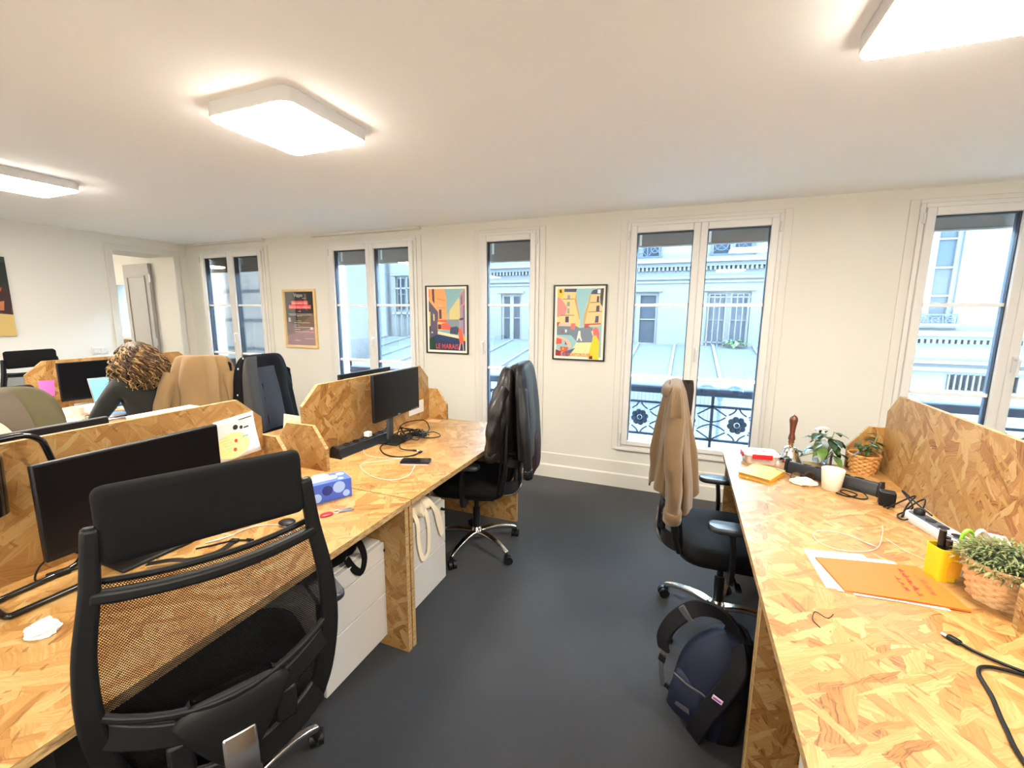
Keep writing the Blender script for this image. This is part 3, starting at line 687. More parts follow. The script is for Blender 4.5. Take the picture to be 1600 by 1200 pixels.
# ================================================================== office chairs (front faces local +y)
seat_m = mat('black_seat_fabric', (.005, .005, .0055), .9, spec=.2, bump=.25, bscale=700)
armpad_m = mat('arm_pad_rubber', (.02, .022, .026), .38)
def post_path(s):
    return smooth_path([(s*.188, -.205, .47), (s*.214, -.235, .58), (s*.232, -.250, .72), (s*.228, -.252, .86), (s*.205, -.256, 1.0), (s*.192, -.262, 1.125)], 4)
def arc(x0, x1, y, z, by, bz, n=12):
    """cross bar from x0 to x1, bowed by 'by' in y and 'bz' in z"""
    out = []
    for i in range(n+1):
        t = i/n; q = 1-(2*t-1)**2; out.append((x0+(x1-x0)*t, y+by*q, z+bz*q))
    return out
def make_chair(label):
    t = thing('office_chair', label, 'chair', (0, 0, 0), 0, 'black office chairs')
    # five-star base
    bm = MB()
    hub = MB().lathe([(.026, .075), (.036, .085), (.036, .125), (.028, .14), (.022, .15)], 16); obj('hub', hub, chrome, t, smooth=True)
    for k in range(5):
        q = 2*PI*k/5+.35; c, s = math.cos(q), math.sin(q)
        pts = [(c*r, s*r, z) for r, z in ((.02, .112), (.10, .118), (.18, .110), (.25, .092), (.295, .072))]
        a = MB().strip(smooth_path(pts, 3), [.046, .045, .043, .041, .039, .037, .035, .033, .031, .029, .028, .027, .026], .024)
        obj('base_arm', a, chrome, t, bevel=.007, seg=3)
        px, py = c*.29, s*.29; w = MB(); qq = q+.9
        for sd in (-1, 1):
            ox, oy = -math.sin(qq)*.014*sd, math.cos(qq)*.014*sd
            R = Matrix.Rotation(qq, 3, 'Z'); ring0, ring1 = [], []
            for j in range(16):
                al = 2*PI*j/16; v = R @ Vector((.027*math.cos(al), 0, .027*math.sin(al))); n_ = R @ Vector((0, .009, 0))
                cc = Vector((px+ox+math.cos(qq)*.012, py+oy+math.sin(qq)*.012, .0275)); ring0.append(cc+v-n_); ring1.append(cc+v+n_)
            w.loft([ring0, ring1])
        w.lathe([(.011, .03), (.015, .05), (.011, .07)], 10, (px, py, 0))
        obj('caster', w, black_pl, t, smooth=True)
    obj('gas_lift', MB().lathe([(.024, .13), (.024, .28), (.015, .281), (.015, .40)], 16), black_pl, t, smooth=True)
    mech = MB().b(-.10, .10, -.14, .10, .375, .425); mech.tube([(.10, .02, .40), (.27, .03, .395)], .006, 6); mech.b(.25, .31, .02, .045, .392, .402)
    obj('tilt_mechanism', mech, black_pl, t, bevel=.012)
    # seat: pan and cushion
    def ring(w, d, r, z, y0=.02, n=6): return [(x, y+y0, z) for x, y in rrect(w, d, r, n)]
    obj('seat_pan', MB().loft([ring(.36, .36, .09, .418), ring(.46, .45, .11, .432), ring(.475, .465, .12, .45)]), black_pl, t, smooth=True)
    cs = [ring(.475, .465, .12, .45), ring(.495, .485, .13, .463), ring(.50, .49, .13, .49), ring(.485, .475, .13, .512), ring(.43, .42, .12, .523), ring(.25, .25, .1, .520), ring(.05, .05, .02, .518)]
    obj('seat', MB().loft(cs), seat_m, t, smooth=75)
    # polished bar that carries the back
    jb = smooth_path([(0, -.10, .405), (0, -.20, .398), (0, -.275, .425), (0, -.312, .50), (0, -.300, .585)], 5)
    obj('back_bar', MB().strip(jb, [.085]*6+[.08]*8+[.07]*7, .018, up=(0, 1, .001)), chrome, t, bevel=.006, seg=3)
    obj('back_bar_cover', MB().loft([[(x, -.285+y, z) for x, y in rrect(w, d, .02, 4)] for w, d, z in ((.07, .03, .50), (.13, .045, .55), (.20, .046, .61), (.24, .036, .66), (.16, .018, .695))]), black_pl, t, smooth=75)
    # back frame
    for s in (-1, 1):
        pp = post_path(s); n = len(pp)
        obj('back_post', MB().strip(pp, [.05-.022*(i/(n-1))**1.3 for i in range(n)], .024, up=(0, 1, 0)), black_pl, t, bevel=.008, seg=3)
    obj('cross_bar', MB().strip(arc(-.208, .208, -.256, .985, -.026, -.014), .026, .024, up=(0, 1, 0)), black_pl, t, bevel=.007, seg=3)
    obj('cross_bar', MB().strip(arc(-.228, .228, -.250, .735, -.045, -.062), .016, .016, up=(0, 1, 0)), black_pl, t, bevel=.005)
    # lower shell with two openings
    obj('lower_shell', MB().strip(arc(-.200, .200, -.225, .515, -.060, -.035), .075, .014, up=(0, 1, 0)), black_pl, t, bevel=.005)
    obj('upper_shell', MB().strip(arc(-.226, .226, -.246, .690, -.052, -.062), .055, .012, up=(0, 1, 0)), black_pl, t, bevel=.005)
    for s in (-1, 1):
        cl = MB().box((s*.105, -.283, .575), (.05, .02, .085)); o = obj('lumbar_slider', cl, black_pl, t, bevel=.008)
    # net stretched in front of the frame
    nx, nz = 14, 16; vs = []; uv = []
    for j in range(nz+1):
        tz = j/nz; z = .48+.525*tz; hw = .185+.042*math.sin(PI*min(1, tz*1.02))+.012*tz
        for i in range(nx+1):
            u = 2*i/nx-1; x = u*hw
            y = -.210-.045*math.sin(PI*.5*tz)+.018-.022*(1-u*u)+.030*math.exp(-((z-.66)/.09)**2)*(1-u*u)
            vs.append((x, y, z-.012*(1-u*u)*tz)); uv.append((x, z))
    fs = [(j*(nx+1)+i, j*(nx+1)+i+1, (j+1)*(nx+1)+i+1, (j+1)*(nx+1)+i) for j in range(nz) for i in range(nx)]
    me = bpy.data.meshes.new('net'); me.from_pydata(vs, [], fs); me.materials.append(NET); lay = me.uv_layers.new(name='UVMap')
    for l in me.loops: lay.data[l.index].uv = uv[l.vertex_index]
    obj('net_back', me, [NET], t, smooth=80)
    rim = []
    for j in range(nz+1): rim.append(vs[j*(nx+1)])
    for i in range(nx+1): rim.append(vs[nz*(nx+1)+i])
    for j in range(nz, -1, -1): rim.append(vs[j*(nx+1)+nx])
    obj('net_rim', MB().tube(rim, .007, 6), black_pl, t, smooth=True)
    # head pad
    def pr(y, w, z0, z1, r):
        out = []
        for x, z in rrect(w, z1-z0, r, 4): out.append((x, y+.024*(x/.187)**2-.012, z+(z0+z1)/2-.012*(x/.187)**2))
        return out
    pd = MB().loft([pr(-.284, .34, 1.068, 1.190, .012), pr(-.279, .366, 1.056, 1.203, .016), pr(-.262, .374, 1.052, 1.208, .018), pr(-.244, .366, 1.056, 1.203, .018), pr(-.236, .34, 1.070, 1.190, .014)])
    obj('head_pad', pd, black_soft, t, smooth=50)
    # arm rests
    for s in (-1, 1):
        ap = MB().strip(smooth_path([(s*.20, 0, .425), (s*.275, 0, .425), (s*.297, 0, .46), (s*.298, 0, .56), (s*.298, -.01, .655)], 3), .05, .018, up=(0, 1, 0))
        obj('arm_post', ap, black_pl, t, bevel=.006)
        pad = [[(s*.295+x, y+.02, z) for x, y in rrect(w, d, .032, 4)] for w, d, z in ((.072, .235, .652), (.086, .25, .660), (.086, .25, .672), (.078, .24, .679))]
        obj('arm_pad', MB().loft(pad), armpad_m, t, smooth=50)
    return t
# foreground chair: placed from its back, turned a little away from the desk edge
CH0 = make_chair('foreground office chair with net back and black head pad at the left desk')
def chair_at(first, loc, face, label):
    """face: direction the sitter looks, in degrees from +x"""
    rz = math.radians(face-90)
    if first: CH0.location = loc; CH0.scale = (1, 1, 1.02); CH0.rotation_euler = (0, 0, rz); return CH0
    r = dup(CH0, loc, rz, label); r.scale = (1, 1, 1); return r
chair_at(True, (-1.170, .705, 0), 154, None)
chair_at(False, (-1.215, 2.45, 0), 190, 'office chair at the far left desk with leather jacket over its back')
chair_at(False, (.24, 2.22, 0), 2, 'office chair tucked under the right desk with khaki coat over its back')
stl = thing('stool', 'low black stool the woman with curly hair sits on', 'stool', (-3.47, 1.87, 0))
obj('seat', MB().lathe([(.15, .44), (.175, .45), (.175, .50), (.16, .515), (.001, .515)], 24), seat_m, stl, smooth=50); obj('column', MB().lathe([(.03, .05), (.025, .44)], 12), black_pl, stl); obj('foot', MB().lathe([(.20, 0), (.20, .012), (.03, .05)], 24), metal_d, stl, smooth=40)
chair_at(False, (-3.33, 2.27, 0), 122, 'office chair with beige coat beside the woman')
chair_at(False, (-2.62, 2.32, 0), 10, 'office chair with black coat behind the far partition')
chair_at(False, (-2.70, .86, 0), -8, 'office chair with olive coat at the left edge')
chair_at(False, (-5.27, 2.10, 0), 12, 'empty office chair against the left wall below the photo print')
# ================================================================== coats over the chair backs (built in the chair's own frame, front = +y)
def drape_rings(prof, seed, fold=.10, nf=7, n=48, hemvar=.03, twist=.25):
    """prof: list of (z, half width, half depth, centre x, centre y) from the ridge down"""
    rnd = random.Random(seed); ph = [rnd.uniform(0, 6.28) for _ in range(6)]; rings = []; m = len(prof)
    hem = [hemvar*(math.sin(2*q+ph[4])+.6*math.sin(3*q+ph[5])+.35*math.sin(7*q+ph[1])) for q in [2*PI*k/n for k in range(n)]]
    for i, (z, a, b, cx, cy) in enumerate(prof):
        v = i/(m-1); A = fold*(.30+.70*v)*min(1, v*5); ring = []
        for k in range(n):
            q = 2*PI*k/n; c, s = math.cos(q), math.sin(q)
            e = .75; X = a*math.copysign(abs(c)**e, c); Y = b*math.copysign(abs(s)**e, s)
            def rdg(x): return 1-2*abs(math.sin(x*.5))**.8
            f = A*(.5*rdg(nf*q+ph[0]+twist*v*2+.8*math.sin(2*q+v*3))+.3*rdg((nf+5)*q+ph[1]-twist*v*3)+.25*math.sin(3*q+ph[2]+v*2))
            f += .45*fold*noise.noise(Vector((c*4.5, s*4.5, z*5+seed)))*min(1, v*3)+.22*fold*noise.noise(Vector((c*11, s*11, z*9+seed)))*min(1, v*4)
            L = max(.05, math.hypot(X, Y)); nx_, ny_ = X/L, Y/L
            amp = .13
            ring.append(Vector((cx+X+nx_*f*amp, cy+Y+ny_*f*amp*1.2, z+hem[k]*v**3)))
        rings.append(ring)
    return rings
def interp(prof, n):
    out = []
    for i in range(n+1):
        t = i/n*(len(prof)-1); k = min(int(t), len(prof)-2); f = t-k
        P = [prof[max(k-1, 0)], prof[k], prof[k+1], prof[min(k+2, len(prof)-1)]]
        out.append(tuple(.5*(2*P[1][j]+(P[2][j]-P[0][j])*f+(2*P[0][j]-5*P[1][j]+4*P[2][j]-P[3][j])*f*f+(3*P[1][j]-P[0][j]-3*P[2][j]+P[3][j])*f**3) for j in range(len(prof[0]))))
    return out
def sleeve(mb, pts, r0, r1, seed, n=16, crease=.12, flat=.7, mi=0, cuff=True):
    rnd = random.Random(seed); P = smooth_path(pts, 6); m = len(P); ph = rnd.uniform(0, 6); rings = []
    x = Vector((1, 0, 0))
    for i, p in enumerate(P):
        t = (P[min(i+1, m-1)]-P[max(i-1, 0)]).normalized(); x = (x-t*x.dot(t)).normalized(); y = t.cross(x); v = i/(m-1)
        r = r0+(r1-r0)*v; r *= 1+crease*.5*math.sin(v*26+ph)*(.4+v*.6); ring = []
        for k in range(n):
            q = 2*PI*k/n; rr = r*(1+crease*math.sin(3*q+v*7+ph)*.5+crease*.4*math.sin(5*q-v*11))
            ring.append(p+x*math.cos(q)*rr+y*math.sin(q)*rr*flat)
        rings.append(ring)
    if cuff:
        c = rings[-1]; ctr = sum(c, Vector())/n; rings[-1] = [ctr+(q-ctr)*1.10 for q in c]
    mb.loft(rings, True, False, True, mi)
    return P
def patch(rings, k0, k1, i0, i1, off, c):
    """a panel lying just outside part of a draped surface"""
    n = len(rings[0]); rows = []
    for i in range(i0, i1+1):
        row = []
        ctr = sum(rings[i], Vector())/n
        for k in range(k0, k1+1):
            p = rings[i][k % n]; d = p-ctr; d.z = 0; row.append(p+d.normalized()*off)
        rows.append(row)
    return MB().loft(rows, closed=False)
def coat(name, label, cat, chair_loc, face, prof, m, seed, sleeves=(), fold=.10, nf=7, hemvar=.03, collar=None, m2=None, steps=16, crease=.12):
    t = thing(name, label, cat, chair_loc, math.radians(face-90), None)
    rings = drape_rings(interp(prof, steps), seed, fold, nf, hemvar=hemvar)
    obj('body', MB().loft(rings, True, True, False), m, t, smooth=80, sub=1, solid=.004)
    for j, (pts, r0, r1) in enumerate(sleeves):
        b = MB(); P = sleeve(b, pts, r0, r1, seed+j, crease=crease); s = obj('sleeve', b, m, t, smooth=80, sub=1)
        e = P[-1]; d = (P[-1]-P[-4]).normalized()
        obj('cuff', MB().tube([e-d*.055, e-d*.05, e-d*.002, e+d*.001], [r1*1.05, r1*1.14, r1*1.14, r1*1.0], 16, cap=True, flat=(1, .75)), m2 or m, s, smooth=70)
    if collar:
        z, a, b, cy, h = collar; pts = []
        for k in range(15):
            q = PI+PI*k/14; pts.append((a*math.cos(q), cy+b*math.sin(q), z))
        c = MB().loft([[(x*1.0, y, z_) for x, y, z_ in pts], [(x*1.04, y-.012, z_+h*.6) for x, y, z_ in pts], [(x*1.10, y-.030, z_+h*.55) for x, y, z_ in pts], [(x*1.16, y-.040, z_-h*.4) for x, y, z_ in pts]], closed=False)
        obj('collar', c, m2 or m, t, smooth=80, sub=1, solid=.006)
    return t, rings
khaki = mat('khaki_cotton', srgb(92, 69, 39), .85, bump=.25, bscale=500, var=.12, vscale=9, sheen=.2)
khaki_d = mat('dark_brown_corduroy', (.014, .008, .006), .9)
leather = mat('black_brown_leather', (.011, .0085, .0075), .40, spec=.4, bump=.35, bscale=90, var=.3, vscale=25)
blackj = mat('black_jacket_cloth', (.007, .007, .0075), .5, spec=.3, bump=.15, bscale=300)
beige = mat('beige_cotton', srgb(136, 107, 69), .85, bump=.25, bscale=500, var=.10, vscale=9, sheen=.2)
blackw = mat('black_wool', (.004, .004, .005), .95, spec=.15, bump=.3, bscale=600)
lining_g = mat('grey_lining', (.022, .021, .020), .6, var=.12, vscale=15)
lining_n = mat('navy_lining', (.007, .008, .016), .6)
olive = mat('olive_cloth', srgb(84, 78, 54), .9, bump=.25, bscale=500, var=.12, vscale=10)
olive_in = mat('taupe_lining', srgb(88, 76, 63), .75, var=.08, vscale=12)
cream = mat('cream_cloth', srgb(228, 208, 165), .85, bump=.2, bscale=300, var=.08, vscale=14)
burg = mat('burgundy_knit', (.02, .0045, .007), .9, bump=.3, bscale=500)
# --- khaki coat at the right desk (chair faces the desk)
CC, FC = (.24, 2.22, 0), 2
coat('khaki_coat', 'khaki cotton coat draped over the office chair at the right desk', 'coat', CC, FC,
     [(1.235, .10, .012, -.02, -.262), (1.222, .17, .034, 0, -.262), (1.15, .225, .056, 0, -.262), (1.0, .255, .082, 0, -.258), (.85, .27, .105, 0, -.25), (.72, .26, .12, 0, -.25)],
     khaki, 11, [([(-.245, -.25, 1.10), (-.30, -.245, .95), (-.315, -.24, .80), (-.285, -.27, .60)], .062, .043), ([(.235, -.26, 1.10), (.29, -.265, .95), (.30, -.25, .80), (.29, -.25, .66)], .06, .045)],
     fold=.36, nf=7, hemvar=.035, collar=(1.20, .12, .035, -.255, .05))
bs = thing('dark_scarf', 'dark brown scarf tucked behind the khaki coat', 'scarf', CC, math.radians(FC-90))
sc = MB(); sc.loft([[(-.21+x*.5, -.20+y, z) for x, y in rrect(.10, d, .012, 3)] for z, d in ((1.20, .03), (1.215, .05), (1.17, .06), (1.08, .055), (.98, .045), (.94, .02))])
obj('folds', sc, khaki_d, bs, smooth=80)
# --- leather jacket and black jacket on the chair at the far left desk
CB, FB = (-1.215, 2.45, 0), 190
coat('leather_jacket', 'worn black brown leather jacket with hanging sleeve on the far left desk chair', 'jacket', CB, FB,
     [(1.245, .10, .015, 0, -.235), (1.23, .17, .04, 0, -.235), (1.16, .23, .062, 0, -.232), (1.02, .255, .080, 0, -.225), (.88, .262, .088, 0, -.22), (.74, .25, .082, 0, -.215)],
     leather, 21, [([(.22, -.225, 1.14), (.290, -.185, 1.0), (.31, -.15, .84), (.265, -.13, .68)], .066, .05), ([(-.22, -.225, 1.12), (-.285, -.20, 1.0), (-.30, -.18, .84), (-.29, -.18, .72)], .064, .05)], fold=.34, nf=8, crease=.28, collar=(1.22, .12, .04, -.23, .045))
coat('black_jacket', 'smooth black jacket hung behind the leather jacket on the same chair', 'jacket', CB, FB,
     [(1.262, .10, .014, 0, -.305), (1.248, .165, .034, 0, -.308), (1.18, .22, .046, 0, -.318), (1.02, .25, .052, 0, -.332), (.86, .262, .056, 0, -.342), (.70, .26, .052, 0, -.350)],
     blackj, 31, [([(-.20, -.33, 1.12), (-.27, -.36, .95), (-.28, -.38, .78), (-.27, -.39, .62)], .05, .034)], fold=.16, nf=6, hemvar=.02)
bu = thing('burgundy_sweater', 'burgundy knit hem showing below the black jacket', 'sweater', CB, math.radians(FB-90))
obj('knit', MB().loft(drape_rings(interp([(.80, .10, .03, .04, -.375), (.72, .12, .04, .04, -.375), (.60, .11, .04, .04, -.372), (.575, .09, .025, .04, -.37)], 8), 5, .12, 5)), burg, bu, smooth=80)
# --- beige coat beside the woman
CE_, FE = (-3.33, 2.27, 0), 122
coat('beige_coat', 'beige cotton coat draped over the chair beside the woman', 'coat', CE_, FE,
     [(1.245, .11, .014, 0, -.262), (1.232, .165, .038, 0, -.262), (1.15, .195, .060, 0, -.265), (1.0, .215, .085, 0, -.265), (.85, .235, .105, 0, -.265), (.62, .25, .12, 0, -.265)],
     beige, 41, [([(-.185, -.29, 1.12), (-.215, -.35, .97), (-.23, -.39, .80), (-.22, -.40, .62)], .055, .045), ([(.185, -.28, 1.12), (.235, -.32, .97), (.26, -.34, .80), (.26, -.34, .62)], .058, .048)], fold=.40, nf=8)
# --- black coat, open towards the camera
CF, FF = (-2.62, 2.32, 0), 10
t_, rg = coat('black_coat', 'black coat with grey lining hung open on the chair behind the far partition', 'coat', CF, FF,
     [(1.245, .12, .016, 0, -.262), (1.232, .18, .042, 0, -.262), (1.15, .225, .06, 0, -.262), (1.0, .25, .078, 0, -.258), (.85, .27, .10, 0, -.255), (.68, .285, .12, 0, -.255)],
     blackw, 51, [([(-.22, -.27, 1.10), (-.28, -.30, .95), (-.30, -.31, .80)], .06, .05)], fold=.20, nf=6, collar=(1.215, .13, .045, -.255, .05))
obj('lining', patch(rg, 3, 9, 2, 15, .008, 0), lining_g, t_, smooth=80); obj('inner_lining', patch(rg, 9, 13, 6, 15, .006, 0), lining_n, t_, smooth=80)
for i, k in ((3, 1), (6, 0), (10, 0)):
    p = rg[i][k]; obj('snap_button', MB().ball(p+Vector((.010, .008, 0)), .008, 10, 6, sc=(1, .5, 1)), steel, t_, smooth=True)
# --- olive coat at the left edge
CG, FG = (-2.70, .86, 0), -8
t_, rg = coat('olive_coat', 'olive coat with taupe lining bundled over the chair at the left edge', 'coat', CG, FG,
     [(1.195, .10, .02, 0, -.25), (1.185, .18, .06, 0, -.245), (1.13, .235, .095, 0, -.235), (1.02, .27, .12, 0, -.225), (.88, .29, .135, 0, -.22), (.70, .30, .14, 0, -.22)],
     olive, 61, [([(.22, -.22, 1.06), (.30, -.20, .95), (.34, -.19, .80)], .07, .055)], fold=.26, nf=6, collar=(1.15, .16, .07, -.20, .05))
obj('lining', patch(rg, 5, 15, 2, 14, .010, 0), olive_in, t_, smooth=80)
cs_ = thing('cream_scarf', 'cream scarf stuffed inside the olive coat at the left edge', 'scarf', CG, math.radians(FG-90))
obj('bundle', MB().loft(drape_rings(interp([(1.08, .025, .02, .02, -.095), (1.05, .06, .035, .02, -.085), (.98, .085, .045, .01, -.075), (.88, .10, .05, 0, -.07), (.78, .11, .05, 0, -.07)], 10), 66, .2, 6)), cream, cs_, smooth=80, sub=1)
# ================================================================== monitors
logo_m = mat('grey_print', (.35, .35, .36), .5)
def monitor(loc, rz, label, w=.50, h=.29, zc=.25, base=(.20, .22), tilt=0., back_only=False):
    """screen looks along local +x; base on z = 0"""
    t = thing('computer_monitor', label, 'monitor', loc, rz, 'black computer monitors')
    z0 = zc-h/2; R = Matrix.Rotation(tilt, 3, 'Y')
    p = obj('panel', MB().b(-.022, 0, -w/2, w/2, 0, h), black_pl, t, bevel=.004, loc=(0, 0, z0), rot=(0, tilt, 0))
    obj('screen', MB().b(0, .0012, -w/2+.006, w/2-.006, .018, h-.006), screen_m, p)
    obj('back_housing', MB().b(-.045, -.022, -w*.28, w*.28, h*.15, h*.8), black_pl, p, bevel=.012)
    obj('logo', MB().b(.0004, .0014, -.012, .012, .006, .012), logo_m, p)
    for k in range(5): obj('button', MB().b(.0003, .0014, w/2-.03-k*.018, w/2-.022-k*.018, .006, .010), logo_m, p)
    nk = MB().strip([(-.075, 0, .01), (-.068, 0, zc*.6), (-.055, 0, zc+.05)], [.055, .05, .05], .022, up=(1, 0, 0)); obj('stand_neck', nk, grey_pl if back_only == 2 else black_pl, t, bevel=.006)
    obj('stand_arm', MB().b(-.06, -.03, -.035, .035, zc-.04, zc+.04), black_pl, t, bevel=.006)
    bx, by = base; obj('stand_base', MB().b(-.075-bx*.42, -.075+bx*.58, -by/2, by/2, 0, .012), black_pl, t, bevel=.005)
    return t
monitor((-1.62, .818, DZ), math.radians(-1), 'large black monitor seen past the foreground chair, screen off', .505, .285, .25, (.20, .215))
monitor((-1.655, 2.24, DZ), math.radians(2), 'black monitor switched off on a stand with cables at its base', .485, .285, .315, (.20, .20), back_only=2)
monitor((-2.12, .72, DZ), PI, 'black monitor whose top edge shows behind the foreground partition', .50, .29, .255)
monitor((-2.10, 2.46, DZ), PI, 'black monitor whose top edge shows above the far partition', .53, .29, .265)
monitor((-4.38, 2.01, DZ), math.radians(-3), 'black monitor in front of the woman with curly hair', .50, .30, .27)

# ================================================================== small things on the left desks
cable_b = mat('black_cable', (.0045, .0045, .0045), .5, spec=.2); cable_w = mat('white_cable', (.55, .54, .52), .5)
def cable(name, label, pts, r, m, n=6, plug=None, cat='cable'):
    P = smooth_path(pts, n); o = thing(name, label, cat, P[0]); O = Vector(P[0])
    obj('cord', MB().tube([p-O for p in P], r, 6), m, o, smooth=True)
    if plug:
        for end in plug:
            i, j = (0, 1) if end == 0 else (-1, -2); d = (P[i]-P[j]).normalized(); a = P[i]-O
            obj('plug', MB().tube([a-d*.004, a, a+d*.022, a+d*.024], [r*1.4, r*2.3, r*2.3, r*1.6], 8, flat=(.7, 1)), m, o, smooth=True)
            obj('plug_tip', MB().tube([a+d*.024, a+d*.036], r*1.5, 8, flat=(.5, 1)), steel, o)
    return o
Z = DZ
cable('white_charging_cable', 'white charging cable looping from the power strip to the smartphone', [(-1.78, 2.08, Z+.03), (-1.76, 2.02, Z+.006), (-1.66, 1.93, Z+.003), (-1.52, 1.93, Z+.003), (-1.43, 1.97, Z+.003), (-1.50, 1.90, Z+.003), (-1.58, 1.80, Z+.003), (-1.52, 1.73, Z+.003), (-1.40, 1.67, Z+.003), (-1.29, 1.67, Z+.003), (-1.25, 1.75, Z+.003), (-1.285, 1.85, Z+.006)], .0017, cable_w, 6, (0, 1))
cable('white_cable', 'thin white cable curling on the desk behind the foreground chair', [(-1.58, .98, Z+.003), (-1.50, 1.0, Z+.003), (-1.53, .93, Z+.003), (-1.50, .98, Z+.003), (-1.485, 1.07, Z+.003), (-1.42, 1.12, Z+.003), (-1.35, 1.12, Z+.003), (-1.31, 1.09, Z+.003), (-1.325, 1.065, Z+.003)], .0018, cable_w, 6, (1,))
# flat black strap with a plug, lying in front of the monitor
st = thing('black_strap', 'flat black lanyard strap lying on the desk behind the foreground chair', 'strap', (0, 0, Z))
obj('band', MB().strip(smooth_path([(-1.55, .76, .013), (-1.50, .80, .016), (-1.46, .84, .006), (-1.43, .91, .004), (-1.445, .97, .005)], 5), .022, .002, up=(0, 0, 1)), black_pl, st)
obj('clip', MB().box((-1.445, .975, .007), (.03, .018, .010), (0, 0, .3)), black_pl, st, bevel=.003)
obj('cord', MB().tube(smooth_path([(-1.52, .89, .003), (-1.49, .93, .003), (-1.47, .96, .003), (-1.44, .985, .004), (-1.40, 1.0, .004)], 5), .003, 6), cable_b, st); obj('plug', MB().tube([(-1.41, .998, .006), (-1.385, 1.0, .006)], .006, 8), black_pl, st)
obj('pouch', MB().ball((-1.385, 1.145, .009), .035, 14, 8, sc=(1, .8, .25)), black_pl, thing('earphone_case', 'small round black case half hidden behind the foreground chair', 'case', (0, 0, Z)), smooth=True)
# tissue box
tb = thing('tissue_box', 'blue tissue box with pale circles and a tissue sticking out', 'tissue box', (-1.445, 1.385, Z), math.radians(62))
blue = mat('blue_card', srgb(62, 92, 190), .5); blue_l = mat('pale_blue_print', srgb(150, 180, 230), .5); blue_d = mat('dark_blue_print', srgb(30, 45, 120), .5)
obj('box', MB().b(-.11, .11, -.055, .055, 0, .085), blue, tb, bevel=.002)
def disc(mb, c, r, plane, t=.0006, n=20, mi=0):
    poly = [(r*math.cos(2*PI*k/n), r*math.sin(2*PI*k/n)) for k in range(n)]
    if plane == 'xz': mb.prism([(c[0]+a, c[2]+b) for a, b in poly], c[1]-t, c[1], 'xz', mi)
    elif plane == 'yz': mb.prism([(c[1]+a, c[2]+b) for a, b in poly], c[0], c[0]+t, 'yz', mi)
    else: mb.prism([(c[0]+a, c[1]+b) for a, b in poly], c[2], c[2]+t, 'xy', mi)
for (x, z, r, m) in ((-.085, .055, .022, blue_l), (-.04, .025, .02, blue_l), (.005, .05, .022, blue_d), (.055, .055, .026, blue_l), (.085, .02, .015, blue_l), (-.10, .015, .012, blue_l)):
    d = MB(); disc(d, (x, -.0551, z), r, 'xz'); obj('printed_circle', d, m, tb)
for (y, z, r, m) in ((-.02, .055, .02, blue_l), (.025, .03, .022, blue_l)):
    d = MB(); disc(d, (.1101, y, z), r, 'yz'); obj('printed_circle', d, m, tb)
for (x, y, r) in ((.085, .02, .018), (-.09, -.02, .016), (.07, -.035, .012)):
    d = MB(); disc(d, (x, y, .0851), r, 'xy'); obj('printed_circle', d, blue_l, tb)
d = MB(); d.prism([(a, b) for a, b in rrect(.13, .045, .02, 4)], .0851, .0857, 'xy'); obj('opening', d, mat('tissue_slot', (.75, .72, .68), .8), tb)
ts = MB(); rnd = random.Random(4)
ts.loft([[(x-.01, y, z) for x, y in [(q[0]*w+rnd.uniform(-.004, .004), q[1]*w2+rnd.uniform(-.004, .004)) for q in rrect(.09, .04, .012, 3)]] for z, w, w2 in ((.086, 1, .9), (.094, .9, .7), (.104, .7, .4), (.112, .45, .12))]); obj('tissue', ts, paper_m, tb, smooth=60)
# keys
kt = thing('key_ring', 'bunch of keys with a red plastic tag on the left desk', 'keys', (-1.285, 1.285, Z), math.radians(60))
kr = MB().loft([[(x, y, z) for x, y in [(q[0]-.03, q[1]) for q in rrect(.05*w, .032*w, .015*w, 5)]] for z, w in ((.001, .9), (.002, 1), (.006, 1), (.008, .9))]); obj('tag', kr, mat('red_plastic', srgb(205, 30, 45), .35), kt, smooth=50)
obj('ring', MB().tube([(.012+.014*math.cos(q), .006+.014*math.sin(q), .004) for q in [2*PI*k/16 for k in range(16)]], .0012, 6, closed=True), steel, kt)
for a, l in ((-.5, .055), (-.25, .06), (.1, .05)):
    k = MB(); c, s = math.cos(a), math.sin(a); k.strip([(.02, .004, .003), (.02+c*.02, .004+s*.02, .004), (.02+c*l, .004+s*l, .003)], [.014, .012, .006], .002); obj('key', k, steel, kt)
# desk lamp of bent black tube
lt = thing('desk_lamp', 'black tubular desk lamp with cylindrical shade at the left edge', 'lamp', (0, 0, Z))
tb_ = smooth_path([(-1.615, .66, .009), (-1.615, .50, .009), (-1.62, .475, .009), (-1.65, .472, .009), (-1.715, .478, .009), (-1.735, .50, .009), (-1.745, .60, .009), (-1.755, .66, .009), (-1.765, .69, .02), (-1.765, .695, .06), (-1.765, .68, .25), (-1.765, .655, .40), (-1.765, .64, .435), (-1.765, .61, .452), (-1.765, .56, .452), (-1.765, .42, .445), (-1.765, .36, .44)], 5)
obj('tube_frame', MB().tube(tb_, .0085, 10), black_gl, lt, smooth=True)
ls = MB().lathe([(.055, .255), (.058, .25), (.062, .25), (.066, .40), (.064, .41), (.058, .41), (.054, .26)], 28, (-1.765, .495, 0)); obj('shade', ls, black_gl, lt, smooth=50)
obj('shade_lining', MB().lathe([(.0535, .262), (.0575, .4085)], 28, (-1.765, .495, 0), capb=False, capt=False), paper_m, lt, smooth=True)
obj('hanger', MB().tube([(-1.765, .495, .40), (-1.765, .495, .45)], .006, 8), black_gl, lt)
obj('cord', MB().tube(smooth_path([(-1.765, .70, .03), (-1.79, .66, .06), (-1.79, .61, .04), (-1.77, .585, .012), (-1.755, .60, .006), (-1.74, .66, .006), (-1.70, .74, .006)], 5), .0028, 6), cable_b, lt)
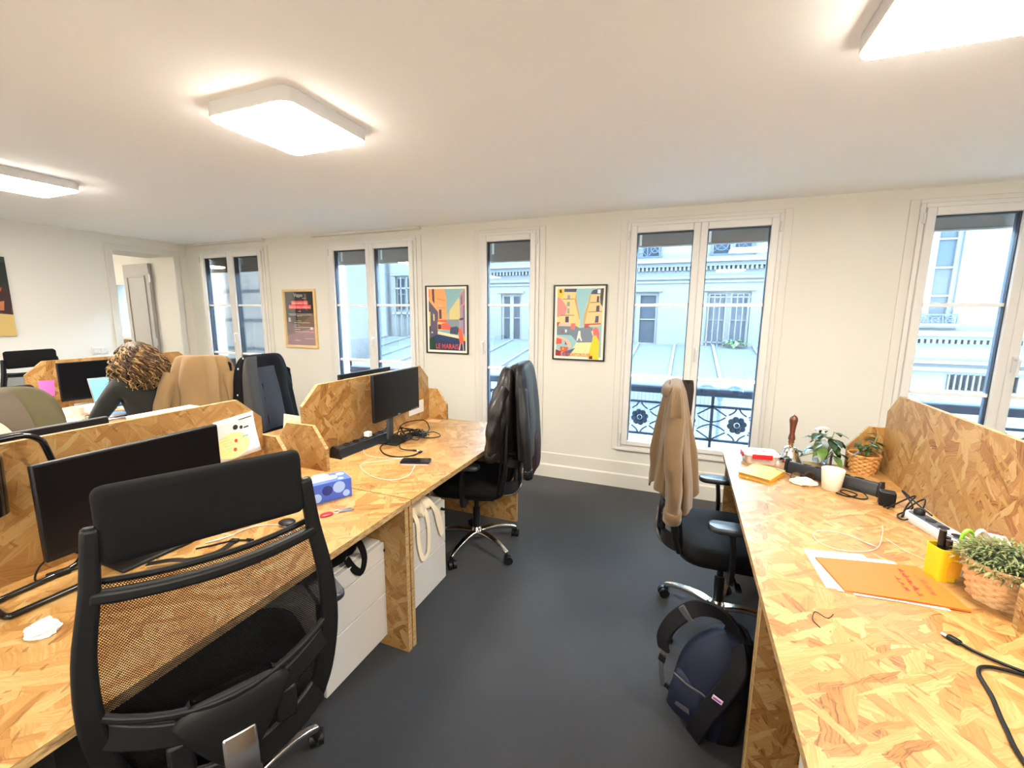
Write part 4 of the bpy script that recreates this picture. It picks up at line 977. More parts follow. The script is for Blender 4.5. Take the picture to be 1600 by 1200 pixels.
obj('cord_switch', MB().box((-1.75, .63, .010), (.022, .055, .018), (0, 0, -.25)), black_pl, lt, bevel=.005)
# crumpled tissue
def crumple(name, label, loc, sc, m, seed, cat='tissue'):
    o = bpy.data.meshes.new(name); b = bmesh.new(); bmesh.ops.create_icosphere(b, subdivisions=4, radius=1)
    for v in b.verts:
        c = v.co; n1 = noise.noise(c*1.6+Vector((seed, 0, 0))); n2 = noise.ridged_multi_fractal(c*1.9+Vector((seed, 3, 1)), 1.0, 2.0, 4, 1.0, 2.0)
        v.co = c*(.78+.35*n1+.13*n2); v.co.z = max(v.co.z, -.55)
    zmin = min(v.co.z for v in b.verts)
    for v in b.verts: v.co = Vector((v.co.x*sc[0], v.co.y*sc[1], (v.co.z-zmin)*sc[2]))
    b.to_mesh(o); b.free(); o.materials.append(m)
    ob = obj(name, o, [m], None, smooth=40, loc=loc); return tag(ob, label, cat)
crumple('crumpled_tissue', 'crumpled white tissue on the bottom left of the desk', (-1.475, .485, Z), (.045, .033, .016), paper_m, 3)
# printed sheet taped to the partition
ps = thing('printed_sheet', 'curled printed sheet with coloured diagram taped to the partition', 'paper', (LP+.0105, 1.28, 1.0), 0)
rows = []
for j in range(9):
    v = j/8; rows.append([(.003+.022*(1-v)**2*(.3+.7*u)+.01*(1-u)*(v), -.095+.19*u+.012*(1-v), -.095+.185*v+.012*u) for u in [i/8 for i in range(9)]])
obj('sheet', MB().loft(rows, closed=False), paper_m, ps, smooth=80, solid=.0006)
def sheet_pt(u, v): return (.003+.022*(1-v)**2*(.3+.7*u)+.01*(1-u)*v+.0012, -.095+.19*u+.012*(1-v), -.095+.185*v+.012*u)
def sheet_blob(us, vs, m, nm='printed_mark'):
    g = MB().loft([[sheet_pt(u, v) for u in us] for v in vs], closed=False); obj(nm, g, m, ps)
ink = mat('black_ink', (.02, .02, .02), .6); pale_y = mat('pale_yellow_print', srgb(250, 222, 150), .7); red_i = mat('red_print', srgb(225, 70, 60), .6); teal = mat('teal_print', srgb(90, 170, 180), .6)
rw = []
for r in (0.02, .5, 1):
    rw.append([sheet_pt(min(.98, max(.01, .36+.42*r*math.cos(q))), .33+.30*r*math.sin(q)) for q in [2*PI*k/24 for k in range(25)]])
obj('printed_mark', MB().loft([[Vector(p)-Vector((.0005, 0, 0)) for p in r_] for r_ in rw], closed=False), pale_y, ps)
def sdot(u, v, ru, rv, m):
    obj('printed_mark', MB().loft([[sheet_pt(u+ru*r*math.cos(q), v+rv*r*math.sin(q)) for q in [2*PI*k/14 for k in range(15)]] for r in (.02, 1)], closed=False), m, ps)
sdot(.50, .74, .065, .062, ink); sdot(.64, .70, .042, .045, ink); sdot(.46, .42, .04, .045, red_i); sdot(.40, .22, .042, .045, red_i)
sheet_blob([.60, .95], [.88, .905], ink); sheet_blob([.70, .83], [.655, .69], ink); sheet_blob([.62, .78], [.45, .475], teal)
for k in range(6): sheet_blob([.08+.03*k, .30+.03*k], [.56-.07*k, .566-.07*k], logo_m)
# black power strip: open trough with sockets
def trough(loc, rz, label, L=.46, tilt=0.):
    t = thing('power_strip', label, 'power strip', loc, rz)
    pr = [(-.035, 0), (.035, 0), (.028, .012), (.022, .052), (-.018, .062), (-.03, .05)]
    obj('housing', MB().prism(pr, -L/2+.012, L/2-.012, 'yz'), black_pl, t, bevel=.003) if False else None
    b = MB(); b.loft([[(a, y, c) for a, c in pr] for y in (-L/2+.012, L/2-.012)]); obj('housing', b, mat('anthracite_plastic', (.011, .012, .014), .4), t, bevel=.003)
    for s in (-1, 1):
        e = MB(); ep = [(-.042, 0), (.042, 0), (.034, .018), (.024, .06), (-.02, .07), (-.034, .055)]
        e.loft([[(a, y, c) for a, c in ep] for y in sorted((s*(L/2-.012), s*L/2))]); obj('end_cap', e, black_pl, t, bevel=.002)
        obj('cable_hole', MB().lathe([(.02, 0), (.02, .002)], 18, (0, s*L/2-(.002 if s < 0 else 0), .035), 'y'), mat('deep_black', (.002, .002, .002), .9), t)
    for k in range(5):
        y = -L/2+.09+k*(L-.18)/4
        obj('socket', MB().lathe([(.019, 0), (.019, .003), (.014, .003), (.014, .001)], 18, (0, 0, 0)), black_gl, t, loc=(.001, y, .0575), rot=(0, .20, 0))
    return t
trough((-1.775, 2.05, Z), math.radians(-2), 'black power strip along the partition left of the small monitor', .47)
obj('plug', MB().b(-.018, .018, -.018, .018, 0, .03), white_pl, thing('white_plug', 'white charger plug in the left power strip', 'plug', (-1.772, 2.08, Z+.062)), bevel=.004)
# cable bundle with small adapter on the base of the small monitor
cb = thing('cable_bundle', 'tangle of black cables with an adapter on the small monitor\'s base', 'cables', (-1.66, 2.30, Z+.014)); rnd = random.Random(12)
for k in range(9):
    pts = []; c0 = Vector((rnd.uniform(-.02, .10), rnd.uniform(-.07, .08), .012))
    for j in range(9):
        q = 2*PI*j/8+rnd.uniform(-.3, .3); r = rnd.uniform(.035, .085); pts.append(c0+Vector((math.cos(q)*r*1.1, math.sin(q)*r*.7, rnd.uniform(0, .04))))
    obj('cable_loop', MB().tube(smooth_path(pts, 4), .0028, 5), cable_b, cb, smooth=True)
obj('adapter', MB().box((.09, .045, .018), (.09, .045, .028), (0, 0, .35)), black_pl, cb, bevel=.005)
cable('black_cable', 'thick black cable curving from the small monitor to the smartphone', [(-1.68, 2.17, Z+.02), (-1.69, 2.10, Z+.006), (-1.64, 2.03, Z+.005), (-1.55, 1.97, Z+.005), (-1.46, 1.97, Z+.005), (-1.41, 2.02, Z+.005), (-1.405, 2.08, Z+.005)], .0038, cable_b, 6, (1,))
cable('short_cable', 'short black cable with inline plug between monitor base and smartphone', [(-1.60, 2.16, Z+.012), (-1.57, 2.12, Z+.005), (-1.52, 2.09, Z+.006), (-1.46, 2.10, Z+.006)], .003, cable_b, 6, (1,))
cable('looped_cable', 'black cable loop standing up behind the cable tangle', [(-1.72, 2.30, Z+.02), (-1.74, 2.40, Z+.07), (-1.66, 2.52, Z+.075), (-1.60, 2.50, Z+.03), (-1.58, 2.44, Z+.012), (-1.54, 2.40, Z+.012)], .0035, cable_b, 6)
cable('far_loop_cable', 'small black cable loop at the right end of the tangle', [(-1.57, 2.36, Z+.02), (-1.53, 2.42, Z+.03), (-1.50, 2.46, Z+.01), (-1.47, 2.42, Z+.006), (-1.50, 2.37, Z+.006), (-1.55, 2.34, Z+.01)], .003, cable_b, 6)
# smartphone on a pink case
ph = thing('smartphone', 'black smartphone lying on the desk with a charging cable', 'phone', (-1.33, 1.935, Z), math.radians(20))
obj('case', MB().loft([[(x, y, z) for x, y in rrect(.155, .08, .012, 4)] for z in (0, .006)]), mat('pink_case', srgb(225, 190, 205), .4), ph, smooth=40)
obj('body', MB().loft([[(x, y, z) for x, y in rrect(.16, .078, .010, 4)] for z in (.0061, .014)]), black_pl, ph, smooth=40)
obj('display', MB().loft([[(x, y, z) for x, y in rrect(.153, .072, .008, 4)] for z in (.0141, .0146)]), black_gl, ph)
# papers near the far partition
obj('sheet', MB().b(0, .0012, -.095, .095, -.045, .05), paper_m, thing('pinned_paper', 'white sheet pinned to the far partition below the small monitor', 'paper', (LP+.0105, 2.69, .855), 0))
pk = thing('pink_slip', 'small pink sticky slip at the foot of the far partition', 'paper', (-1.74, 2.79, Z)); obj('slip', MB().loft([[(x, y, z) for x, y in rrect(.10, .07, .02, 4)] for z in (0, .002)]), mat('salmon_paper', srgb(240, 165, 130), .7), pk)
cd = thing('paper_card', 'pale card standing at the left end of the far partition', 'card', (-1.97, 1.70, DZ)); obj('card', MB().box((0, 0, .13), (.10, .003, .26), (0, .12, .3)), mat('pale_pink_card', srgb(240, 215, 195), .7), cd)
wb = thing('white_box', 'white box whose top shows above the foreground partition below the beige coat', 'box', (-2.40, 1.37, DZ)); obj('carton', MB().b(-.07, .07, -.16, .13, 0, .30), paper_m, wb, bevel=.003); obj('lid', MB().b(-.073, .073, -.163, .133, .27, .313), paper_m, wb, bevel=.003)
# tote bag and black bag on the pedestals
canvas = mat('natural_canvas', srgb(228, 212, 185), .9, bump=.3, bscale=500, var=.06, vscale=20)
tt = thing('tote_bag', 'natural canvas tote bag lying on the pedestal with straps hanging down', 'bag', (-1.30, 1.80, .53))
rows = drape_rings(interp([(.085, .02, .02, 0, 0), (.08, .06, .05, 0, 0), (.05, .10, .075, 0, 0), (.02, .12, .085, .0, 0), (.002, .12, .085, 0, 0)], 10), 8, .35, 8, hemvar=0); obj('body', MB().loft(rows), canvas, tt, smooth=80)
obj('strap', MB().strip(smooth_path([(.02, -.06, .07), (.09, -.085, .04), (.118, -.08, -.02), (.118, -.075, -.12), (.118, -.05, -.215), (.119, -.02, -.235), (.119, .01, -.21), (.118, .02, -.10), (.116, .0, .0), (.09, -.01, .04), (.04, -.01, .075)], 5), .028, .003, up=(1, 0, 0)), canvas, tt)
obj('strap', MB().strip(smooth_path([(.02, .03, .08), (.09, .05, .05), (.118, .08, -.01), (.119, .11, -.10), (.119, .14, -.175), (.12, .15, -.165), (.119, .12, -.06), (.116, .08, .0)], 5), .026, .003, up=(1, 0, 0)), canvas, tt)
bb_ = thing('black_bag', 'black bag slumped on the pedestal under the foreground desk', 'bag', (-1.36, 1.24, .53))
rows = drape_rings(interp([(.165, .03, .04, -.02, .02), (.155, .07, .10, -.02, .02), (.11, .11, .15, 0, 0), (.05, .13, .17, 0, 0), (.002, .12, .16, 0, 0)], 10), 18, .2, 6, hemvar=0); obj('body', MB().loft(rows), blackw, bb_, smooth=80)
obj('strap', MB().strip(smooth_path([(.08, .06, .10), (.13, .10, .08), (.152, .12, .0), (.153, .10, -.06), (.152, .06, -.03), (.14, .03, .03)], 5), .03, .004, up=(1, 0, 0)), blackw, bb_)

# ================================================================== things on the right desk
rd = mat('red_clip_plastic', srgb(200, 25, 40), .35); boxm = mat('clear_box_plastic', srgb(240, 225, 215), .3, trans=.25)
lb = thing('lunch_box', 'clear plastic lunch box with red clips and red logo on lid', 'lunch box', (.435, 2.70, Z), math.radians(6))
obj('tub', MB().loft([[(x*w, y*w, z) for x, y in rrect(.165, .11, .02, 4)] for z, w in ((0, .9), (.004, .93), (.048, 1))]), boxm, lb, smooth=50)
obj('lid', MB().loft([[(x*w, y*w, z) for x, y in rrect(.178, .122, .022, 4)] for z, w in ((.048, 1), (.058, 1), (.062, .96))]), mat('white_lid', srgb(245, 238, 230), .35), lb, smooth=50)
obj('clip', MB().box((0, -.062, .045), (.10, .006, .026)), rd, lb, bevel=.002); obj('clip', MB().box((0, .062, .045), (.10, .006, .026)), rd, lb, bevel=.002)
for s in (-1, 1): obj('clip', MB().box((s*.090, 0, .045), (.006, .06, .026)), rd, lb, bevel=.002)
obj('logo', MB().loft([[(x, y, z) for x, y in rrect(.06, .022, .01, 4)] for z in (.0621, .0626)]), rd, lb); obj('logo_mark', MB().loft([[(x, y, z) for x, y in rrect(.03, .010, .005, 3)] for z in (.0627, .0631)]), paper_m, lb)
nb = thing('yellow_notebook', 'yellow hardcover notebook lying on the right desk', 'notebook', (.415, 2.465, Z), math.radians(-28))
ylw = mat('yellow_cover', srgb(215, 155, 30), .5)
obj('cover', MB().b(-.075, .075, -.105, .105, .019, .022), ylw, nb, bevel=.001); obj('cover', MB().b(-.075, .075, -.105, .105, 0, .003), ylw, nb, bevel=.001)
obj('spine', MB().b(.073, .077, -.105, .105, .001, .021), ylw, nb, bevel=.001); obj('pages', MB().b(-.072, .073, -.101, .101, .003, .019), mat('page_edges', srgb(190, 140, 80), .8), nb)
obj('ribbon', MB().b(-.03, -.024, -.118, -.09, .003, .005), mat('lime_ribbon', srgb(200, 225, 60), .6), nb)
# hand bell
hb = thing('hand_bell', 'chrome hand bell with turned wooden handle on the right desk', 'bell', (.60, 2.79, Z))
obj('bell_body', MB().lathe([(.066, 0), (.064, .004), (.058, .012), (.047, .03), (.040, .055), (.036, .07), (.026, .082), (.010, .088), (.009, .105)], 32), chrome, hb, smooth=60)
obj('handle', MB().lathe([(.010, .10), (.016, .106), (.013, .116), (.018, .128), (.016, .142), (.012, .16), (.016, .20), (.021, .235), (.019, .25), (.010, .262), (.002, .265)], 20), mat('polished_mahogany', (.11, .028, .012), .28, coat=.4, var=.35, vscale=30), hb, smooth=60)
obj('ferrule', MB().lathe([(.011, .088), (.013, .092), (.011, .102)], 16), mat('brass', (.7, .5, .2), .25, 1.), hb, smooth=True); obj('finial', MB().ball((0, 0, .268), .004), mat('brass'), hb)
# sanitizer bottle
sb = thing('sanitizer_bottle', 'clear hand sanitizer pump bottle behind the trailing plant', 'bottle', (.755, 2.83, Z))
obj('bottle', MB().lathe([(.034, 0), (.036, .004), (.036, .10), (.030, .118), (.014, .128), (.013, .138)], 24), mat('gel_plastic', srgb(225, 238, 245), .15, trans=.6), sb, smooth=50)
obj('collar', MB().lathe([(.016, .136), (.016, .156), (.010, .160), (.008, .175)], 18), white_pl, sb, smooth=50)
pm = MB().tube([(0, 0, .17), (0, 0, .19)], .006, 10); pm.strip(smooth_path([(.022, .006, .193), (0, 0, .197), (-.02, -.006, .194), (-.042, -.014, .184)], 3), [.02]*4+[.016]*3+[.012]*3, .012); obj('pump', pm, white_pl, sb, bevel=.002)
obj('label', MB().lathe([(.0364, .03), (.0364, .085)], 24, capb=False, capt=False), mat('pale_label', srgb(235, 215, 235), .4), sb); obj('label_stripe', MB().lathe([(.0367, .045), (.0367, .058)], 24, capb=False, capt=False), mat('magenta_print', srgb(215, 90, 160), .4), sb)
# pothos with broad leaves
leaf_d = mat('dark_glossy_leaf', (.018, .045, .012), .4, var=.5, vscale=18); leaf_v = mat('variegated_leaf', (.075, .14, .025), .35, var=.6, vscale=40)
stem_m = mat('plant_stem', (.14, .20, .06), .6)
pt = thing('pothos_plant', 'dark green variegated trailing plant in a small glass on the right desk', 'plant', (.765, 2.78, Z)); rnd = random.Random(6)
obj('glass_jar', MB().lathe([(.03, 0), (.033, .004), (.035, .075), (.033, .075), (.031, .006)], 20), CLEAR, pt, smooth=50)
for k in range(26):
    a = rnd.uniform(0, 2*PI); e = rnd.uniform(.05, .11); p = Vector((math.cos(a)*e*.55, math.sin(a)*e*.5, rnd.uniform(.07, .19)))
    g = MB(); leaf_geo(g, p, (math.cos(a), math.sin(a), rnd.uniform(-.5, .3)), rnd.uniform(.055, .085), rnd.uniform(.035, .052), rnd.uniform(.2, .7)); obj('leaf', g, leaf_v if k % 3 == 0 else leaf_d, pt, smooth=70)
    if k % 2 == 0: obj('stem', MB().tube(smooth_path([(0, 0, .03), p*.5+Vector((0, 0, .02)), p], 4), .0022, 5), stem_m, pt)
for pth in ([(0, 0, .07), (-.06, -.03, .07), (-.13, -.02, .035), (-.17, -.02, .012)],):
    obj('stem', MB().tube(smooth_path(pth, 5), .0025, 5), stem_m, pt)
    for p, dr in (((-.10, -.02, .055), (-1, .5, .3)), ((-.15, -.02, .03), (-.8, -.6, .2)), ((-.17, -.02, .02), (-1, .1, .2))):
        g = MB(); leaf_geo(g, p, dr, .075, .045, .25); obj('leaf', g, leaf_d, pt, smooth=70)
# wicker baskets
wick = mat('natural_wicker', srgb(190, 136, 74), .6, var=.25, vscale=60); wick_l = mat('pale_wicker', srgb(205, 165, 118), .6, var=.2, vscale=60)
def basket(t, r0, r1, h, rows, stakes, m, rr=.0045):
    for j in range(rows):
        z = (j+.5)*h/rows; R = r0+(r1-r0)*z/h; n = stakes*4
        pts = [((R+.0042*math.cos(stakes*2*PI*k/n+PI*(j % 2)))*math.cos(2*PI*k/n), (R+.0042*math.cos(stakes*2*PI*k/n+PI*(j % 2)))*math.sin(2*PI*k/n), z) for k in range(n)]
        obj('weave_strand', MB().tube(pts, rr, 5, closed=True, flat=(h/rows*.56/rr, .6)), m, t, smooth=80)
    for k in range(stakes*2):
        q = 2*PI*k/(stakes*2); obj('stake', MB().tube([(r0*math.cos(q), r0*math.sin(q), 0), (r1*math.cos(q), r1*math.sin(q), h)], .003, 5), m, t)
    rp = [(r1*math.cos(2*PI*k/32), r1*math.sin(2*PI*k/32), h) for k in range(32)]; obj('rim', MB().tube(rp, .006, 6, closed=True), m, t, smooth=True)
    obj('soil', MB().lathe([(r1-.012, h-.02), (.001, h-.012)], 20), mat('potting_soil', (.025, .016, .010), .95, bump=.6, bscale=120), t); obj('base', MB().lathe([(r0, 0), (r0, .004)], 20), m, t)
b1 = thing('wicker_plant_basket', 'small wicker basket with a leafy sprig by the right partition', 'plant basket', (.915, 2.715, Z))
basket(b1, .050, .068, .10, 9, 9, wick); rnd = random.Random(15)
for dx, dy, hh in ((-.01, 0, .17), (.02, .01, .20), (.0, -.02, .14)):
    top = Vector((dx*3, dy*3, .09+hh*.62)); obj('stem', MB().tube(smooth_path([(dx, dy, .09), Vector((dx*2, dy*2, .09+hh*.3)), top], 4), .003, 5), stem_m, b1)
    for k in range(7):
        a = rnd.uniform(0, 2*PI); f = rnd.uniform(.35, 1); p = Vector((dx, dy, .09)).lerp(top, f); g = MB(); leaf_geo(g, p, (math.cos(a), math.sin(a), rnd.uniform(-.1, .5)), rnd.uniform(.045, .07), rnd.uniform(.018, .028), rnd.uniform(.2, .6)); obj('leaf', g, leaf_d, b1, smooth=70)
b2 = thing('herb_basket', 'large pale wicker basket overflowing with bushy green herb', 'plant basket', (.905, 1.590, Z))
basket(b2, .068, .092, .115, 11, 11, wick_l, .005)
herb = mat('grey_green_herb', srgb(108, 116, 68), .6, var=.45, vscale=30); rnd = random.Random(22); f = MB()
for i in range(1500):
    a = rnd.uniform(0, 2*PI); e = math.asin(rnd.uniform(.0, 1)); r = rnd.uniform(.72, 1.0)
    p = Vector((math.cos(a)*math.cos(e)*.108*r, math.sin(a)*math.cos(e)*.108*r, .10+.075*math.sin(e)*r)); d_ = Vector((math.cos(a)+rnd.uniform(-.9, .9), math.sin(a)+rnd.uniform(-.9, .9), rnd.uniform(-.2, 1.0)))
    leaf_geo(f, p, d_, rnd.uniform(.016, .03), rnd.uniform(.003, .0055), rnd.uniform(0, .5))
o = obj('foliage', f, herb, b2); o['kind'] = 'stuff'
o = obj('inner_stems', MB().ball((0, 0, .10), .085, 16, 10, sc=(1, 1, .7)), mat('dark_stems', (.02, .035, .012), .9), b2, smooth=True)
# black trough power strip on the right
trough((.72, 2.485, Z), math.radians(58), 'long black power strip between the cup and the plants', .40)
cup = thing('white_cup', 'white conical cup without handle on the right desk', 'cup', (.695, 2.385, Z))
obj('cup_wall', MB().lathe([(.036, 0), (.038, .003), (.047, .098), (.0465, .10), (.0445, .099), (.036, .006), (.001, .006)], 32), mat('cream_ceramic', srgb(238, 226, 205), .3), cup, smooth=50)
gl = thing('eyeglasses', 'brown tortoiseshell eyeglasses beside the crumpled paper', 'glasses', (.59, 2.455, Z), math.radians(25)); tort = mat('tortoiseshell', (.09, .03, .016), .25)
for s in (-1, 1):
    obj('rim', MB().tube([(s*.033+.026*math.cos(q), 0, .022+.021*math.sin(q)) for q in [2*PI*k/20 for k in range(20)]], .0028, 6, closed=True), tort, gl, smooth=True)
    obj('lens', MB().lathe([(.024, -.0006), (.024, .0006)], 20, (s*.033, 0, .022), 'y', sx=.85), CLEAR, gl); obj('temple', MB().tube(smooth_path([(s*.062, 0, .03), (s*.063, .06, .03), (s*.06, .12, .02)], 4), .0025, 6), tort, gl)
obj('bridge', MB().tube([(-.008, 0, .028), (0, 0, .032), (.008, 0, .028)], .0026, 6), tort, gl)
crumple('crumpled_napkin', 'crumpled cream napkin beside the white cup', (.585, 2.405, Z), (.055, .035, .022), mat('napkin_paper', srgb(245, 228, 195), .85), 8, 'napkin')
ad = thing('power_adapter', 'square black power adapter hanging off the right power strip', 'adapter', (.865, 2.265, Z), math.radians(-12))
obj('body', MB().b(-.028, .028, -.022, .022, 0, .065), black_pl, ad, bevel=.006, seg=3); obj('strain_relief', MB().tube([(-.005, -.022, .012), (-.012, -.045, .008)], [.007, .004], 8), black_pl, ad)
cable('adapter_cable', 'black cable coiled on the desk behind the white cup', [(.70, 2.33, Z+.004), (.74, 2.30, Z+.004), (.78, 2.33, Z+.008), (.74, 2.36, Z+.012), (.72, 2.33, Z+.01), (.77, 2.29, Z+.005), (.81, 2.30, Z+.008), (.80, 2.35, Z+.02), (.76, 2.38, Z+.03)], .003, cable_b)
cable('tangled_cable', 'stiff tangled black cable between the adapter and the oval power strip', [(.85, 2.21, Z+.006), (.90, 2.24, Z+.03), (.97, 2.29, Z+.05), (.92, 2.22, Z+.03), (.87, 2.13, Z+.008), (.92, 2.20, Z+.03), (.99, 2.26, Z+.05), (.94, 2.16, Z+.03), (.87, 2.10, Z+.008), (.86, 2.14, Z+.01), (.93, 2.20, Z+.03), (.93, 2.31, Z+.06), (.95, 2.20, Z+.04), (.945, 2.09, Z+.045)], .0032, cable_b, 6)
os_ = thing('oval_power_strip', 'rounded white and grey power strip with one black plug', 'power strip', (.935, 2.02, Z), math.radians(-76))
obj('shell', MB().loft([[(x, y, z) for x, y in rrect(.27*w, .066*w2, .031*w2, 8)] for z, w, w2 in ((.0, .97, .92), (.006, 1, 1), (.030, 1, 1), (.036, .985, .95))]), white_pl, os_, smooth=50)
obj('socket_field', MB().loft([[(x, y, z) for x, y in rrect(.25, .050, .024, 8)] for z in (.0361, .0375)]), mat('slate_plastic', (.05, .06, .075), .4), os_)
obj('paper_label', MB().b(.03, .09, -.02, .02, .0376, .038), paper_m, os_)
for k in range(4): obj('socket', MB().lathe([(.017, .0), (.017, .0015), (.013, .001)], 18, (-.09+k*.058, 0, .0376)), black_pl, os_)
obj('plug', MB().lathe([(.018, .038), (.018, .055), (.010, .062)], 16, (-.09, 0, 0)), black_pl, os_, smooth=50)
# pen holder with markers
pn = thing('pen_holder', 'yellow paper covered pen holder with black markers', 'pen holder', (.798, 1.672, Z), .3)
ptr = mat('yellow_card', srgb(228, 190, 18), .55)
obj('holder', MB().loft([[(x*w, y*w, z) for x, y in rrect(.062, .062, .012, 4)] for z, w in ((0, .94), (.105, 1.0), (.105, .93), (.004, .87))]), ptr, pn, smooth=40)
obj('sticky_note', MB().box((.012, -.0325, .040), (.036, .001, .05), (0, .08, 0)), mat('dull_gold_note', srgb(215, 165, 40), .6), pn)
for x, y, tl in ((-.012, .0, .02), (.006, -.012, -.05), (.010, .012, .06)):
    mk = MB(); hgt = .155 if x < 0 else .128; mk.tube([(x, y, .01), (x+tl*.08, y, hgt*.6), (x+tl*.1, y, hgt)], [.0085, .0085, .0085], 12); obj('marker', mk, black_pl, pn, smooth=40)
    obj('marker_cap', MB().tube([(x+tl*.085, y, hgt*.70), (x+tl*.1, y, hgt+.002)], .0094, 12), black_gl, pn, smooth=40)
sz = thing('scissors', 'scissors with green and white handles standing behind the herb basket', 'scissors', (.885, 1.715, Z), .4); grn = mat('lime_plastic', srgb(130, 200, 40), .4)
obj('stand_cup', MB().lathe([(.03, 0), (.032, .085), (.03, .085), (.028, .004)], 20), white_pl, sz, smooth=40)
for s, m in ((-1, grn), (1, white_pl)):
    obj('handle', MB().tube([(s*.021+.017*math.cos(q), 0, .125+.028*math.sin(q)) for q in [2*PI*k/18 for k in range(18)]], .0055, 8, closed=True), m if s < 0 else white_pl, sz, smooth=True)
    obj('blade', MB().strip([(s*.006, s*.002, .10), (-s*.006, s*.002, .012)], [.014, .004], .002, up=(0, 1, 0)), steel, sz)
pe = thing('pink_box', 'pink eraser box on the desk behind the herb basket', 'box', (.962, 1.73, Z), math.radians(75)); pk_m = mat('magenta_card', srgb(215, 70, 140), .5); obj('carton', MB().b(-.07, .07, -.02, .02, 0, .115), pk_m, pe, bevel=.002); obj('carton_top', MB().b(-.07, .07, -.02, .02, .1151, .118), mat('pale_pink_card2', srgb(240, 170, 190), .5), pe)
# orange folder with papers and handwriting
fo = thing('orange_folder', 'orange paper folder with red handwriting on the right desk', 'folder', (0, 0, Z)); orange = mat('orange_card', srgb(212, 96, 14), .6)
def sheetz(name, parent, pts, z0, z1, m):
    obj(name, MB().loft([[(x, y, z0) for x, y in pts], [(x, y, z1) for x, y in pts]]), m, parent)
sheetz('back_cover', fo, [(.458, 1.645), (.755, 1.705), (.79, 1.485), (.492, 1.462)], .003, .0036, orange)
for k, pts in enumerate(([(.438, 1.70), (.62, 1.735), (.66, 1.50), (.448, 1.468)], [(.455, 1.69), (.70, 1.72), (.742, 1.472), (.475, 1.462)], [(.50, 1.68), (.72, 1.70), (.735, 1.478), (.515, 1.455)])):
    pp_ = thing('paper_sheet', ['white sheet sticking out left of the orange folder', 'white sheet sticking out below the orange folder', 'white sheet lying just under the orange folder'][k], 'paper', (0, 0, Z), 0, 'sheets under the orange folder'); sheetz('sheet', pp_, pts, .0005+.0008*k, .0010+.0008*k, paper_m)
obj('front_cover', MB().loft([[(x, y, z) for (x, y), z in zip([(.460, 1.648), (.60, 1.677), (.757, 1.708), (.775, 1.60), (.792, 1.488), (.64, 1.474), (.494, 1.464), (.476, 1.56)], [h+e for e in (.0045, .005, .0045, .007, .0045, .009, .0045, .007)])] for h in (0, .0006)]), orange, fo)
pen_r = mat('red_ink', srgb(190, 30, 45), .6); pen_p = mat('purple_ink', srgb(190, 80, 60), .6)
def scrawl(parent, x, y0, y1, hgt, m, seed, z=.0108):
    """a line of loose handwriting running towards -y, letter tops towards +x"""
    rnd = random.Random(seed); y = y0
    while y > y1:
        n = rnd.randint(3, 6); pts = [(x, y, z)]
        for k in range(n):
            y -= hgt*rnd.uniform(.18, .42); pts.append((x+hgt*rnd.choice((0, .1, .55, .6, 1.0))*rnd.uniform(.8, 1.1), y+hgt*rnd.uniform(-.1, .15), z)); pts.append((x+hgt*rnd.uniform(-.1, .15), y-hgt*.08, z))
        obj('handwriting', MB().tube(smooth_path(pts, 3), .0007, 4), m, parent); y -= hgt*.38
scrawl(fo, .722, 1.655, 1.535, .024, pen_p, 1); scrawl(fo, .685, 1.655, 1.515, .018, pen_r, 2); scrawl(fo, .660, 1.60, 1.535, .017, pen_r, 3)
cable('usb_cable', 'thick black usb cable curving across the bottom right desk', [(.690, 1.318, Z+.006), (.715, 1.29, Z+.006), (.78, 1.255, Z+.006), (.87, 1.235, Z+.006), (.90, 1.22, Z+.006), (.85, 1.235, Z+.006), (.77, 1.245, Z+.006), (.71, 1.245, Z+.006), (.678, 1.215, Z+.006), (.665, 1.14, Z+.006), (.645, 1.06, Z+.006), (.63, .96, Z+.006), (.66, .80, Z+.006)], .0042, cable_b, 7, (0,))
cable('hair_tie', 'thin curled black thread on the right desk below the folder', [(.375, 1.30, Z+.002), (.388, 1.325, Z+.002), (.41, 1.305, Z+.002), (.43, 1.33, Z+.002)], .0011, cable_b); cable('black_thread', 'tiny bent black thread beside the curled thread on the right desk', [(.375, 1.30, Z+.002), (.372, 1.28, Z+.002), (.382, 1.255, Z+.002)], .0011, cable_b)
cable('white_loop_cable', 'thin white cable loop on the right desk above the folder', [(.66, 1.835, Z+.003), (.60, 1.885, Z+.003), (.52, 1.87, Z+.003), (.495, 1.80, Z+.003), (.53, 1.745, Z+.003), (.60, 1.745, Z+.003), (.68, 1.80, Z+.003), (.74, 1.93, Z+.003), (.77, 2.02, Z+.003)], .0010, cable_w, 7, (0,))
cable('white_wire', 'faint white wire running from the oval power strip on the right desk', [(.74, 1.90, Z+.002), (.77, 1.82, Z+.002), (.82, 1.76, Z+.002)], .0009, cable_w)

# ================================================================== papers, cup and laptop on the woman's desk
for k, (x, y, rz_, w_, d_, z_) in enumerate(((-4.38, 1.80, .3, .21, .30, .055), (-4.30, 1.90, -.4, .21, .30, .065), (-4.33, 1.74, .1, .24, .32, 0))):
    o = thing(['paper_pile', 'tilted_sheet', 'paper_pile'][k], ['thick pile of papers below the woman\'s monitor', 'loose tilted sheet on the pile below the woman\'s monitor', 'low pile of white documents at the left of the woman\'s desk'][k], 'papers', (x, y, DZ+(.053 if k == 1 else 0)))
    if k == 1: obj('sheet', MB().box((0, 0, .015), (d_, w_, .003), (0, .08, rz_)), paper_m, o)
    else:
        for j in range(6): obj('sheet_stack', MB().box((.004*(j % 3), .005*((j*2) % 3), .0045+.009*j*(1 if k == 0 else .3)), (d_, w_, .0085 if k == 0 else .0026), (0, 0, rz_+.05*((j*7) % 5-2))), mat('cream_paper', srgb(248, 236, 205), .8) if j % 2 else paper_m, o)
